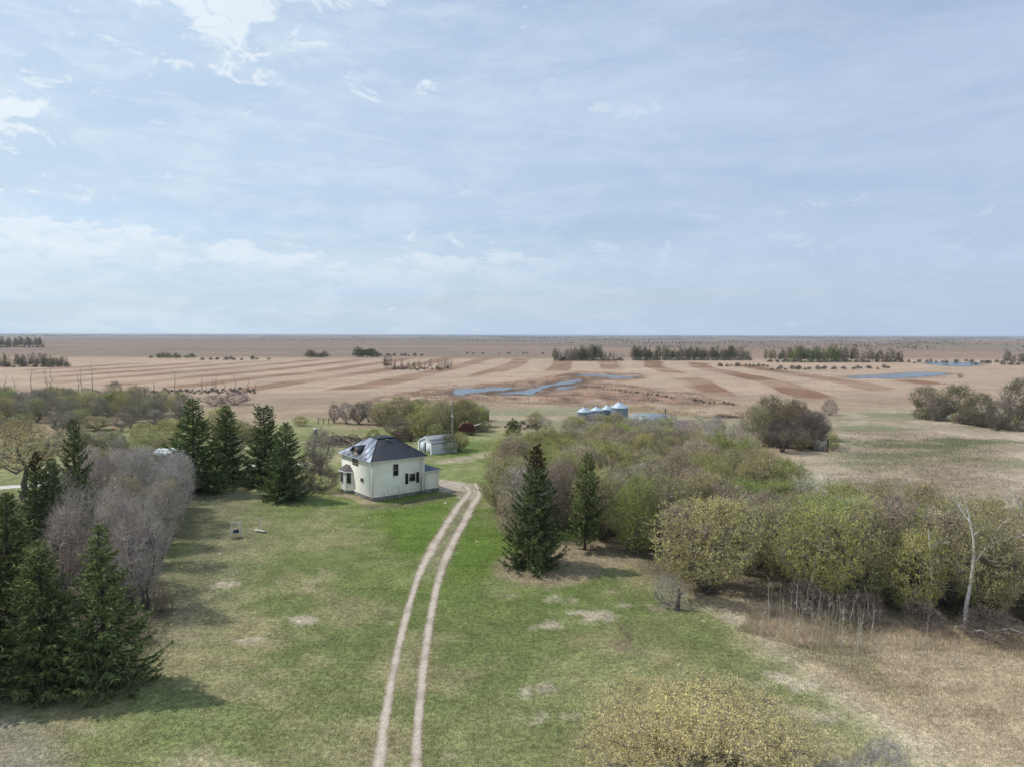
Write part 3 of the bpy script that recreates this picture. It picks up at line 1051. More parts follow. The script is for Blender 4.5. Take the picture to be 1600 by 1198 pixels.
def make_spruce(seed, H=12.0, Wd=6.0, low=0.3, thin=1.0, dead_top=0.0, flat_top=False, power=0.85):
    r = np.random.default_rng(seed)
    z = np.linspace(0, H, 12)
    P = np.zeros((1, 12, 3))
    P[0, :, 2] = z
    P[0, 1:, :2] = np.cumsum(r.normal(size=(11, 2)) * 0.02, 0)
    Rr = (0.02 * H * (1 - z / H) ** 0.9 + 0.025)[None, :]
    tv, tf = tubes(P, Rr * 0.85, 8, r)
    As, Ds, Ls, Zs = [], [], [], []
    h = low
    while h < H - 0.15:
        q = (h - low) / (H - low)
        nb = int(round((11 - 5 * q) * thin))
        a0 = r.random() * 6.28
        for k in range(max(3, nb)):
            a = a0 + k * 6.283 / max(3, nb) + r.normal() * 0.25
            hh = h + r.normal() * 0.10
            L = Wd / 2 * (1 - q) ** power * r.uniform(0.72, 1.12) + 0.16
            if q < 0.08:
                L *= 0.85
            if flat_top and q > 0.78:
                L = Wd / 2 * 0.30 * r.uniform(0.6, 1.2)
            L *= 0.82 + 0.36 * float(vnoise(math.cos(a) * 2.2 + seed, math.sin(a) * 2.2 + hh * .55, 1.0, seed, 2))
            if r.random() < 0.09:
                L *= 0.45
            elif r.random() < 0.06:
                L *= 1.18
            As.append((0, 0, min(hh, H)))
            Ds.append((math.cos(a), math.sin(a), 0))
            Ls.append(L)
            Zs.append(q)
        h += 0.30 + 0.10 * (1 - q) * r.uniform(0.6, 1.3)
    A, D, L, Q = V3(As), V3(Ds), V3(Ls), V3(Zs)
    n = len(A)
    k = 7
    s = np.linspace(0, 1, k)
    # low branches sweep down and turn up at the tip, high ones point up
    slope = (-0.32 + 0.95 * Q ** 1.3)[:, None] + r.normal(size=(n, 1)) * 0.08
    tip = 0.26 - 0.1 * Q[:, None]
    zz = L[:, None] * (slope * s[None] - 0.20 * np.sin(s * np.pi)[None] * (1 - Q[:, None]) + tip * s[None] ** 3)
    Pb = A[:, None] + D[:, None] * (L[:, None] * s[None])[:, :, None]
    Pb[:, :, 2] += zz
    side = np.stack([-D[:, 1], D[:, 0], np.zeros(n)], 1)
    Pb += side[:, None] * (r.normal(size=(n, 1)) * 0.08 * L[:, None] * s[None] ** 2)[:, :, None]
    Rb = (0.018 * L[:, None] + 0.006) * (1 - 0.8 * s)[None]
    bv, bf = tubes(Pb, Rb, 3, r)
    # needle sprays: branchlets on both sides, a few hanging below
    SA, SB, SW = [], [], []
    per = np.clip((L / 0.062).astype(int), 6, 64)
    tot = int(per.sum())
    bi = np.repeat(np.arange(n), per)
    ss = 0.14 + 0.86 * r.random(tot) ** 0.8
    fi = ss * (k - 1)
    i0 = np.clip(fi.astype(int), 0, k - 2)
    fr = (fi - i0)[:, None]
    base = Pb[bi, i0] * (1 - fr) + Pb[bi, i0 + 1] * fr
    dirv = unit(Pb[bi, i0 + 1] - Pb[bi, i0])
    sg = r.choice([-1.0, 1.0], tot)[:, None]
    sd = side[bi] * sg
    hang = (r.random((tot, 1)) < 0.28)
    out = unit(dirv * 0.75 + sd * r.uniform(0.3, 1.0, (tot, 1)) + np.array([0, 0, 1.0]) * (r.normal(size=(tot, 1)) * 0.16 - 0.08) - np.where(hang, 0.75, 0.0) * np.array([0, 0, 1.0]))
    ln = (0.16 + 0.26 * L[bi] * (1.05 - ss) + 0.12 * r.random(tot))[:, None]
    ln = np.minimum(ln, 0.75)
    end = base + out * ln
    mid = (base + end) / 2 + np.array([0, 0, 0.03])
    PN = np.stack([base, mid, end], 1)
    wd = np.array([0.06, 0.10, 0.015])[None] * r.uniform(0.7, 1.3, (tot, 1))
    nv1, nf1 = ribbons(PN, wd, r)
    # second order tufts along the sprays
    m2 = tot * 2
    pk = r.integers(0, tot, m2)
    s2 = r.random((m2, 1))
    b2 = base[pk] * (1 - s2) + end[pk] * s2
    o2 = unit(out[pk] + r.normal(size=(m2, 3)) * 0.6)
    e2 = b2 + o2 * r.uniform(0.08, 0.22, (m2, 1))
    nv2, nf2 = ribbons(np.stack([b2, e2], 1), np.array([0.055, 0.012])[None] * np.ones((m2, 1)), r)
    tip_ = np.zeros((40, 3))
    tip_[:, 2] = H - r.random(40) * 0.8
    tb = tip_ + unit(r.normal(size=(40, 3)) + np.array([0, 0, 1.2])) * 0.22
    nv3, nf3 = ribbons(np.stack([tip_, tb], 1), np.array([0.05, 0.01])[None] * np.ones((40, 1)), r)
    tm = mesh_from('trunk', [(tv, tf, 0), (bv, bf, 0)], [M_BARKD], True)
    if dead_top:
        zt = H * (1 - dead_top)
        f1 = (base[:, 2] > zt) & (r.random(tot) < 0.75)
        q1 = np.repeat(f1, 2)
        mi1 = f1
        n1a = nf1.reshape(tot, -1, 4)
        crown = [(nv1, n1a[~mi1].reshape(-1, 4), 0), (nv1, n1a[mi1].reshape(-1, 4), 1)]
        f2 = b2[:, 2] > zt
        crown += [(nv2, nf2[~f2], 0), (nv2, nf2[f2], 1), (nv3, nf3, 1)]
    else:
        crown = [(nv1, nf1, 0), (nv2, nf2, 0), (nv3, nf3, 0)]
    cm = mesh_from('crown', crown, [M_NEEDLE, M_REDN])
    return tm, cm, H, Wd


M_REDN = leaf_mat('dead_needle', fixed=(0.075, 0.042, 0.026), transl=0.05, lo=0.5, hi=1.5)


class Kind:
    def __init__(s, protos):
        s.p = protos
        s.i = 0


def place(name, proto, x, y, h, wd, label, cat, group, col, rz=None, bark=None, z=0.0, twocol=None):
    tm, cm, H, Wd = proto
    o = empty(name, (x, y, z), random.random() * 6.28 if rz is None else rz)
    o.scale = (wd / Wd, wd / Wd, h / H)
    tag(o, label, cat, group)
    tr = link('trunk', tm, o)
    cr = link('crown', cm, o)
    cr.color = (*col, 1)
    return o


# prototypes ------------------------------------------------------------
WIL = [make_tree(s, 8, 9, 0.3, 6, 22, 180, 2600, 27000, 0.102, lean=0.5, spike=0.9, vase=.6) for s in (101, 102, 103)]
LOOSE = [make_tree(s, 8, 8, 0.4, 5, 18, 160, 2600, 14000, 0.11, lean=0.45, spike=0.9, vase=.35) for s in (111, 112)]
BARE_T = [make_tree(s, 9, 7, 0.6, 4, 22, 200, 2700, 0, 0, leafy=False, lean=0.4, m_twig=M_BARE, twr=0.014, spike=1.1, vase=.3) for s in (121, 122, 123)]
SHRUB = [make_tree(s, 4, 5.5, 0.15, 9, 20, 130, 1400, 5500, 0.115, lean=0.6, trunk_r=0.06, twr=0.011) for s in (131, 132)]
BSHRUB = [make_tree(s, 4, 5, 0.15, 9, 20, 130, 1800, 0, 0, leafy=False, lean=0.6, trunk_r=0.05, m_twig=M_BARE, twr=0.011) for s in (141, 142)]
POP = [make_tree(s, 11, 5.5, 3.2, 1, 14, 110, 1300, 3600, 0.13, lean=0.0, trunk_r=0.20, bark=M_BARKW, fork=0.55, m_twig=M_BARE) for s in (151, 152)]
OLDT = [make_tree(161, 9, 11, 3.6, 1, 13, 120, 2000, 8000, 0.13, lean=0.0, trunk_r=0.42, fork=0.0)]
NEARW = [make_tree(171, 5.6, 12.5, 0.2, 14, 46, 420, 9000, 120000, 0.062, lean=0.7, trunk_r=0.09, twr=0.010, spike=0.7, shell=0.4)]
SPR = [make_spruce(201, 12, 7.4, power=0.78), make_spruce(202, 12, 6.4, power=0.70), make_spruce(203, 12, 7.0, flat_top=True)]
SPRO = [make_spruce(207, 12, 7.6, power=0.92, thin=0.8), make_spruce(208, 12, 7.0, power=0.82, thin=0.9)]
SPRD = [make_spruce(204, 12, 7.2, dead_top=0.16), make_spruce(205, 11, 5.6, low=2.0, thin=0.85)]
JUN = [make_spruce(206, 3.6, 3.8, low=0.1, flat_top=True)]

# colours (real leaf colours)
YG = (0.48, 0.485, 0.155)
BG = (0.36, 0.44, 0.095)
OL = (0.45, 0.425, 0.19)
TN = (0.50, 0.42, 0.26)
CAT = (0.74, 0.66, 0.31)
GY = (0.42, 0.385, 0.335)
PG_ = (0.40, 0.350, 0.300)
PK = (0.44, 0.35, 0.26)
SP = (0.120, 0.148, 0.058)
SP2 = (0.145, 0.180, 0.068)


def jit(c, a=0.12):
    k = 1 + random.uniform(-a, a)
    return tuple(max(0.01, q * k * (1 + random.uniform(-a, a) * 0.5)) for q in c)


# ------------------------------------------------------------------ spruces
def spruce(px, pb, pt, wpx, proto, label, col=SP, group='spruces round the yard', name='spruce_tree'):
    x, y = G(px, pb)
    h = HT(px, pb, pt)
    wd = wpx * y / FPX
    o = place(name, proto, x, y, h, wd, label, 'spruce', group, jit(col, 0.12))
    o.rotation_euler[0], o.rotation_euler[1] = R_(random.uniform(-1.8, 1.8)), R_(random.uniform(-1.8, 1.8))
    return o


spruce(165, 1072, 822, 180, SPRO[0], 'green spruce standing foremost on the lower left, tip against bare grey trees', SP2)
spruce(72, 1075, 846, 160, SPR[1], 'green spruce just left of the foremost lower left spruce', SP2)
spruce(12, 1050, 772, 165, SPRO[1], 'tallest spruce at the left edge, dark and partly cut off by the frame')
spruce(-75, 1085, 800, 180, SPR[1], 'spruce at the lower left frame edge, only its right side in view')
spruce(58, 880, 706, 85, SPRD[0], 'small spruce with a dead brown tip below the yellow spreading tree')
spruce(92, 878, 716, 75, SPR[1], 'slim spruce close beside the brown tipped one on the left')
spruce(121, 835, 654, 95, SPRO[0], 'pointed dark spruce rising beside the yellow spreading tree')
spruce(18, 930, 770, 85, SPR[1], 'dark spruce behind the tallest left edge spruce, in front of the pale path')
spruce(306, 770, 623, 122, SPRO[1], 'tallest broad spruce left of the house, beside the grey roofed shed')
spruce(352, 752, 635, 84, SPR[1], 'narrow spruce right behind the tallest broad one left of the house')
spruce(416, 757, 637, 100, SPR[2], 'spruce with a ragged flat top left of the house')
spruce(444, 780, 661, 92, SPR[0], 'dense dark spruce nearest to the left wall of the house')
spruce(834, 884, 697, 112, SPRD[0], 'large dark spruce with brownish tip standing right of the lane')
spruce(914, 858, 708, 74, SPRD[1], 'slender spruce with a clear lower trunk right of the large lane spruce', SP2)
x, y = G(803, 681)
place('juniper_bush', JUN[0], x, y, HT(803, 681, 655), 5.0, 'low black green evergreen bush at the far end of the yard', 'evergreen bush', None, SP)

USED = []


def poly_points(poly, sp, seed, maxn=999):
    r = np.random.default_rng(seed)
    P = np.array(poly)
    lo, hi = P.min(0), P.max(0)
    cand = lo + (hi - lo) * r.random((6000, 2))
    ins = sdist(poly, cand[:, 0], cand[:, 1]) > 0
    pts = []
    for c in cand[ins]:
        if all((c[0] - q[0]) ** 2 + (c[1] - q[1]) ** 2 > sp * sp for q in pts):
            pts.append(c)
        if len(pts) >= maxn:
            break
    return sorted(pts, key=lambda q: q[1])


def topx(x, y, z=0.0):
    v = Vector((x, y, z - CAMH))
    d = v.dot(_F)
    return 800 + FPX * v.dot(_R) / d, 599 - FPX * v.dot(_U) / d


SPOTS = [(835, 884), (914, 858)]
SPW = [G(*p) for p in SPOTS]


def where_mass(px, py):
    if py > 915:
        a = 'in the front row'
    elif py > 850:
        a = 'in the near half'
    elif py > 780:
        a = 'in the middle'
    elif py > 740:
        a = 'in the far half'
    else:
        a = 'at the back'
    if px < 880:
        b = 'behind the large lane spruce'
    elif px < 960:
        b = 'behind the slender spruce'
    elif px < 1060:
        b = 'left of the big domed willow'
    elif px < 1200:
        b = 'beside the big domed willow'
    elif px < 1320:
        b = 'right of the big domed willow'
    elif px < 1430:
        b = 'above the pale saplings'
    else:
        b = 'near the white trunked poplars'
    return a, b


# ---- the thicket on the right
px, py = 1105, 925
x, y = G(px, py)
place('willow_tree', WIL[0], x, y, HT(px, py, 768), 11.5, 'big domed willow in yellow green leaf at the front of the right thicket', 'willow', 'trees of the right thicket', (0.52, 0.49, 0.20))
BIGW = (x, y)
for p in poly_points(MASS, 3.55, 7):
    x, y = float(p[0]), float(p[1])
    if math.hypot(x - BIGW[0], y - BIGW[1]) < 5.0:
        continue
    if any(math.hypot(x - a, y - b) < 4.6 for a, b in SPW):
        continue
    px, py = topx(x, y)
    if px > 1720:
        continue
    q = random.random()
    h = random.uniform(6.0, 9.0)
    wd = random.uniform(5.8, 8.8)
    if px > 1180 and py < 860:
        h *= 0.86
    if y > 110:
        h *= 0.78
    if py > 890 and px > 1180:
        h *= 1.05
    a, b = where_mass(px, py)
    green = 0.34 if y > 95 else 0.26
    if q < green:
        pr, col, kind, nm, cw = random.choice(WIL), YG if random.random() < 0.6 else BG, 'bright green', 'willow_tree', 'willow'
    elif q < green + (0.46 if (px > 1150 and py > 840) else 0.34):
        pr, col, kind, nm, cw = random.choice(WIL), OL, 'olive', 'willow_tree', 'willow'
    elif q < green + (0.60 if (px > 1150 and py > 840) else 0.56):
        pr, col, kind, nm, cw = random.choice(LOOSE), TN if random.random() < .6 else PK, 'tan', 'maple_tree', 'maple'
    else:
        pr, col, kind, nm, cw = random.choice(BARE_T), GY if random.random() < .6 else PG_, 'bare grey', 'bare_tree', 'bare tree'
        h *= 0.95
    place(nm, pr, x, y, h, wd, '%s %s %s of the thicket, %s' % (kind, cw if 'bare' not in kind else 'tree', a, b), cw, 'trees of the right thicket', jit(col))

# shrubs at the lawn edge of the thicket
for (px, py, pt, wpx, pr, col, lab) in (
        (792, 842, 765, 50, BSHRUB[0], TN, 'tan budding shrub half hidden behind the left side of the large lane spruce'),
        (785, 800, 745, 40, SHRUB[0], TN, 'pale budding shrub at the lawn edge left of the large lane spruce'),
        (790, 752, 702, 46, SHRUB[1], OL, 'olive shrub at the far left corner of the right thicket'),
        (800, 712, 683, 50, SHRUB[0], BG, 'bright green shrub next to the yard at the far left corner of the thicket'),
        (845, 706, 672, 60, SHRUB[1], YG, 'yellow green shrub beside the low evergreen bush'),
        (1045, 945, 895, 70, BSHRUB[1], GY, 'grey leafless shrub on pale litter left of the big domed willow'),
        (1440, 985, 935, 80, BSHRUB[0], (0.15, 0.125, 0.11), 'dark tangled shrub at the foot of the thin white trunk'),
        (1545, 1000, 950, 110, BSHRUB[1], (0.14, 0.115, 0.10), 'dark tangled shrub behind the fallen logs'),
        (1260, 962, 905, 90, BSHRUB[0], (0.16, 0.14, 0.13), 'grey leafless shrub behind the pale saplings'),
        (1345, 975, 920, 90, BSHRUB[1], (0.16, 0.14, 0.12), 'dim leafless shrub right of the pale saplings'),
        (1420, 940, 850, 110, SHRUB[0], (0.27, 0.29, 0.05), 'yellow green leafy shrub left of the thin white trunk')):
    x, y = G(px, py)
    leafless = pr in BSHRUB
    place('bare_shrub' if leafless else 'leafing_shrub', pr, x, y, HT(px, py, pt), wpx * y / FPX, lab, 'shrub', 'shrubs along the lawn edge', jit(col, .05))

# white trunked poplars
def white_trunk(label, pts_px, py, radii, limbs, name='poplar_tree'):
    """pts_px: the trunk line as it shows, at the depth of its foot"""
    x0, y0 = G(pts_px[0][0], py)

    def at(px, pyy, dy=0.0):
        d = ray(px, pyy)
        tt = (y0 + dy) / d.y
        return (d.x * tt - x0, dy, CAMH + d.z * tt)
    o = empty(name, (x0, y0, 0))
    b = B()
    P = [(0, 0, -0.1)] + [at(*q) for q in pts_px[1:]]
    b.tube(P, radii, 8)
    b.build('trunk', M_BARKW, o, True)
    for li in limbs:
        bb = B()
        bb.tube([at(*q) for q in li[0]], li[1], 6)
        bb.build('limb', M_BARKW, o, True)
    # fine twigs on the limbs
    r = np.random.default_rng(int(x0 * 7) % 1000)
    A_, B_ = [], []
    for li in limbs:
        for a, c in zip(li[0][:-1], li[0][1:]):
            a, c = V3(at(*a)), V3(at(*c))
            for k in range(14):
                s = r.random()
                q = a * (1 - s) + c * s
                A_.append(q)
                B_.append(q + unit(unit(c - a) * 0.8 + r.normal(size=3) * 0.7 + np.array([0, 0, .4])) * r.uniform(0.4, 1.3))
    if A_:
        PP = curve(V3(A_), V3(B_), 4, 0.08, r, 0.05)
        v, f = ribbons(PP, np.array([0.035, 0.028, 0.02, 0.01])[None] * np.ones((len(A_), 1)), r)
        cr = link('crown', mesh_from('crown', [(v, f, 0)], [M_BARE]), o)
        cr.color = (0.42, 0.39, 0.36, 1)
    tag(o, label, 'poplar', 'white trunked poplars')
    return o


white_trunk('thick white trunked poplar with a long limb leaning right, among green crowns',
            [(1508, 978), (1510, 945), (1518, 905), (1522, 870), (1521, 840), (1513, 800), (1506, 775)], 978, [0.19, 0.16, 0.14, 0.115, 0.08, 0.05, 0.025],
            [([(1521, 882), (1535, 862), (1550, 848), (1580, 840), (1597, 836, -1)], [0.085, 0.07, 0.055, 0.04, 0.02]),
             ([(1545, 852), (1557, 830, 1), (1566, 815, 1)], [0.06, 0.04, 0.02]),
             ([(1516, 815), (1504, 800, .5), (1497, 787, 1)], [0.06, 0.04, 0.02]),
             ([(1519, 838), (1530, 828, .5), (1540, 824, 1)], [0.05, 0.03, 0.015])])
white_trunk('thin broken white poplar trunk left of the thick white one',
            [(1450, 968), (1454, 940), (1456, 905), (1454, 870), (1453, 850), (1450, 828)], 968, [0.12, 0.10, 0.09, 0.07, 0.055, 0.03],
            [([(1457, 902), (1464, 912), (1468, 920), (1462, 930)], [0.06, 0.05, 0.04, 0.02]),
             ([(1455, 878), (1463, 871, .5), (1472, 878, .8)], [0.05, 0.035, 0.02]),
             ([(1454, 858), (1465, 848, .5), (1478, 843, .8)], [0.05, 0.03, 0.02])])
white_trunk('white poplar trunk at the right frame edge forking into pale limbs',
            [(1586, 955), (1592, 900), (1594, 850), (1593, 825)], 930, [0.2, 0.17, 0.14, 0.12],
            [([(1593, 826), (1584, 806), (1577, 790), (1574, 775)], [0.09, 0.06, 0.04, 0.02]),
             ([(1593, 826), (1597, 800), (1590, 782), (1585, 770)], [0.1, 0.07, 0.04, 0.02]),
             ([(1594, 824), (1610, 812), (1622, 800)], [0.08, 0.05, 0.03])])
white_trunk('short bent white poplar stem low in the grey brush behind the saplings',
            [(1264, 945), (1270, 932), (1275, 918), (1276, 900), (1272, 880), (1280, 862)], 945, [0.10, 0.09, 0.08, 0.06, 0.04, 0.025],
            [([(1274, 915), (1260, 905, .5), (1252, 898, .8)], [0.04, 0.03, 0.015]),
             ([(1274, 884), (1262, 872, .5), (1254, 866, .8)], [0.035, 0.025, 0.015])])

# bare dark crowned tree standing out of the thicket
x, y = G(1395, 880)
place('bare_tree', BARE_T[1], x, y, HT(1395, 880, 772), 6.5, 'dark bare tree standing out above the thicket left of the poplars', 'bare tree', 'trees of the right thicket', (0.17, 0.15, 0.14))

# ---- the foreground willow and its pale neighbours
x, y = G(1095, 1238)
place('willow_bush', NEARW[0], x, y, 4.9, 14.2, 'foreground willow full of yellow catkins, cut off by the bottom edge', 'willow', None, CAT)
for (px, pb, h, wd, col, lab) in ((1375, 1262, 3.6, 4.2, (0.36, 0.34, 0.31), 'pale leafless shrub at the bottom edge right of the catkin willow'),
                                  (1300, 1275, 3.0, 3.6, (0.34, 0.31, 0.27), 'small pale leafless shrub touching the catkin willow at the bottom edge')):
    x, y = G(px, pb)
    place('bare_shrub', BSHRUB[0], x, y, h, wd, lab, 'shrub', None, col)

# ---- grey belt on the left
BELT_TREES = [(228, 952, 775, 84, BARE_T[0], GY, 'bare grey tree with a dark straight trunk at the lawn edge of the left belt'),
              (250, 880, 745, 72, BARE_T[1], PG_, 'bare grey tree in the lawn edge row of the left belt, second from the front'),
              (264, 830, 720, 70, BARE_T[2], GY, 'bare grey tree in the lawn edge row of the left belt, third from the front'),
              (280, 795, 722, 50, BARE_T[0], PG_, 'bare grey tree closest to the tallest broad spruce')]
for px, pb, pt, wpx, pr, col, lab in BELT_TREES:
    x, y = G(px, pb)
    place('bare_tree', pr, x, y, HT(px, pb, pt), wpx * y / FPX * 1.15, lab, 'bare tree', 'bare trees of the left belt', jit(col, .06))
k = 0
for p in poly_points(BELT, 3.6, 17):
    x, y = float(p[0]), float(p[1])
    px, py = topx(x, y)
    if px < -60 or any(math.hypot(x - a, y - b) < 2.6 for a, b in [G(q[0], q[1]) for q in BELT_TREES]):
        continue
    if any(math.hypot(x - a, y - b) < 3.4 for a, b in (G(58, 880), G(92, 878), G(121, 835), G(18, 930), G(306, 770))):
        continue
    h = random.uniform(7.2, 9.6)
    wd = random.uniform(5.2, 6.8)
    if px > 205:
        h = min(h, 22.6 - 178 * y / FPX)
    part = 'near end' if y < 75 else ('middle' if y < 95 else 'far end')
    side = 'on its lawn side' if px > 215 else ('along its centre line' if px > 130 else 'on its outer side')
    q = random.random()
    if q < 0.74:
        c = random.choice((GY, PG_, (0.36, 0.325, 0.285)))
        place('bare_tree', random.choice(BARE_T), x, y, h, wd, 'bare grey tree in the %s of the left belt, %s' % (part, side), 'bare tree', 'bare trees of the left belt', jit(c, 0.1))
    else:
        place('budding_tree', LOOSE[k % 2], x, y, h * 0.85, wd * 0.85, 'yellowish budding tree in the %s of the left belt, %s' % (part, side), 'budding tree', 'budding trees of the left belt', jit(OL))
    k += 1
# tan weeds under the belt edge
for (px, py, pt, wpx, lab) in ((252, 955, 900, 34, 'tan leafless shrub at the near corner of the left belt'), (118, 905, 850, 70, 'tan leafless shrub behind the foremost lower left spruce'),
                               (210, 1000, 950, 40, 'brown leafless shrub right of the foremost lower left spruce')):
    x, y = G(px, py)
    place('bare_shrub', BSHRUB[1], x, y, HT(px, py, pt), wpx * y / FPX, lab, 'shrub', None, (0.34, 0.26, 0.17))

# yellow spreading tree on the far left
x, y = G(37, 776)
place('spreading_tree', OLDT[0], x, y, HT(37, 776, 662), 13.0, 'wide spreading tree in yellow bud on a dark crooked trunk at left', 'tree', None, (0.56, 0.49, 0.20), rz=0.6)

# ---- woods at mid left
WOOD = PG((-140, 692), (-140, 640), (40, 634), (160, 632), (262, 640), (300, 662), (250, 672), (120, 676), (20, 690))
for p in poly_points(WOOD, 6.4, 23):
    x, y = float(p[0]), float(p[1])
    px, py = topx(x, y)
    if px < -70:
        continue
    q = random.random()
    h = random.uniform(5.0, 7.6) if y > 175 else random.uniform(3.4, 5.0)
    deep = 'far side' if py < 655 else ('near side' if py > 676 else 'middle')
    side = 'left end' if px < 70 else ('centre' if px < 180 else 'right end')
    if q < 0.5:
        place('leafing_tree', random.choice(WIL + LOOSE), x, y, h, random.uniform(7, 10), 'green leafing tree on the %s of the mid left woods, %s' % (deep, side), 'tree', 'leafing trees of the mid left woods', jit(random.choice((BG, OL, YG, (0.42, 0.46, 0.17))), .15))
    else:
        place('bare_tree', random.choice(BARE_T), x, y, h * 1.1, random.uniform(6, 8), 'bare grey tree on the %s of the mid left woods, %s' % (deep, side), 'bare tree', 'bare trees of the mid left woods', jit((0.27, 0.25, 0.20)))

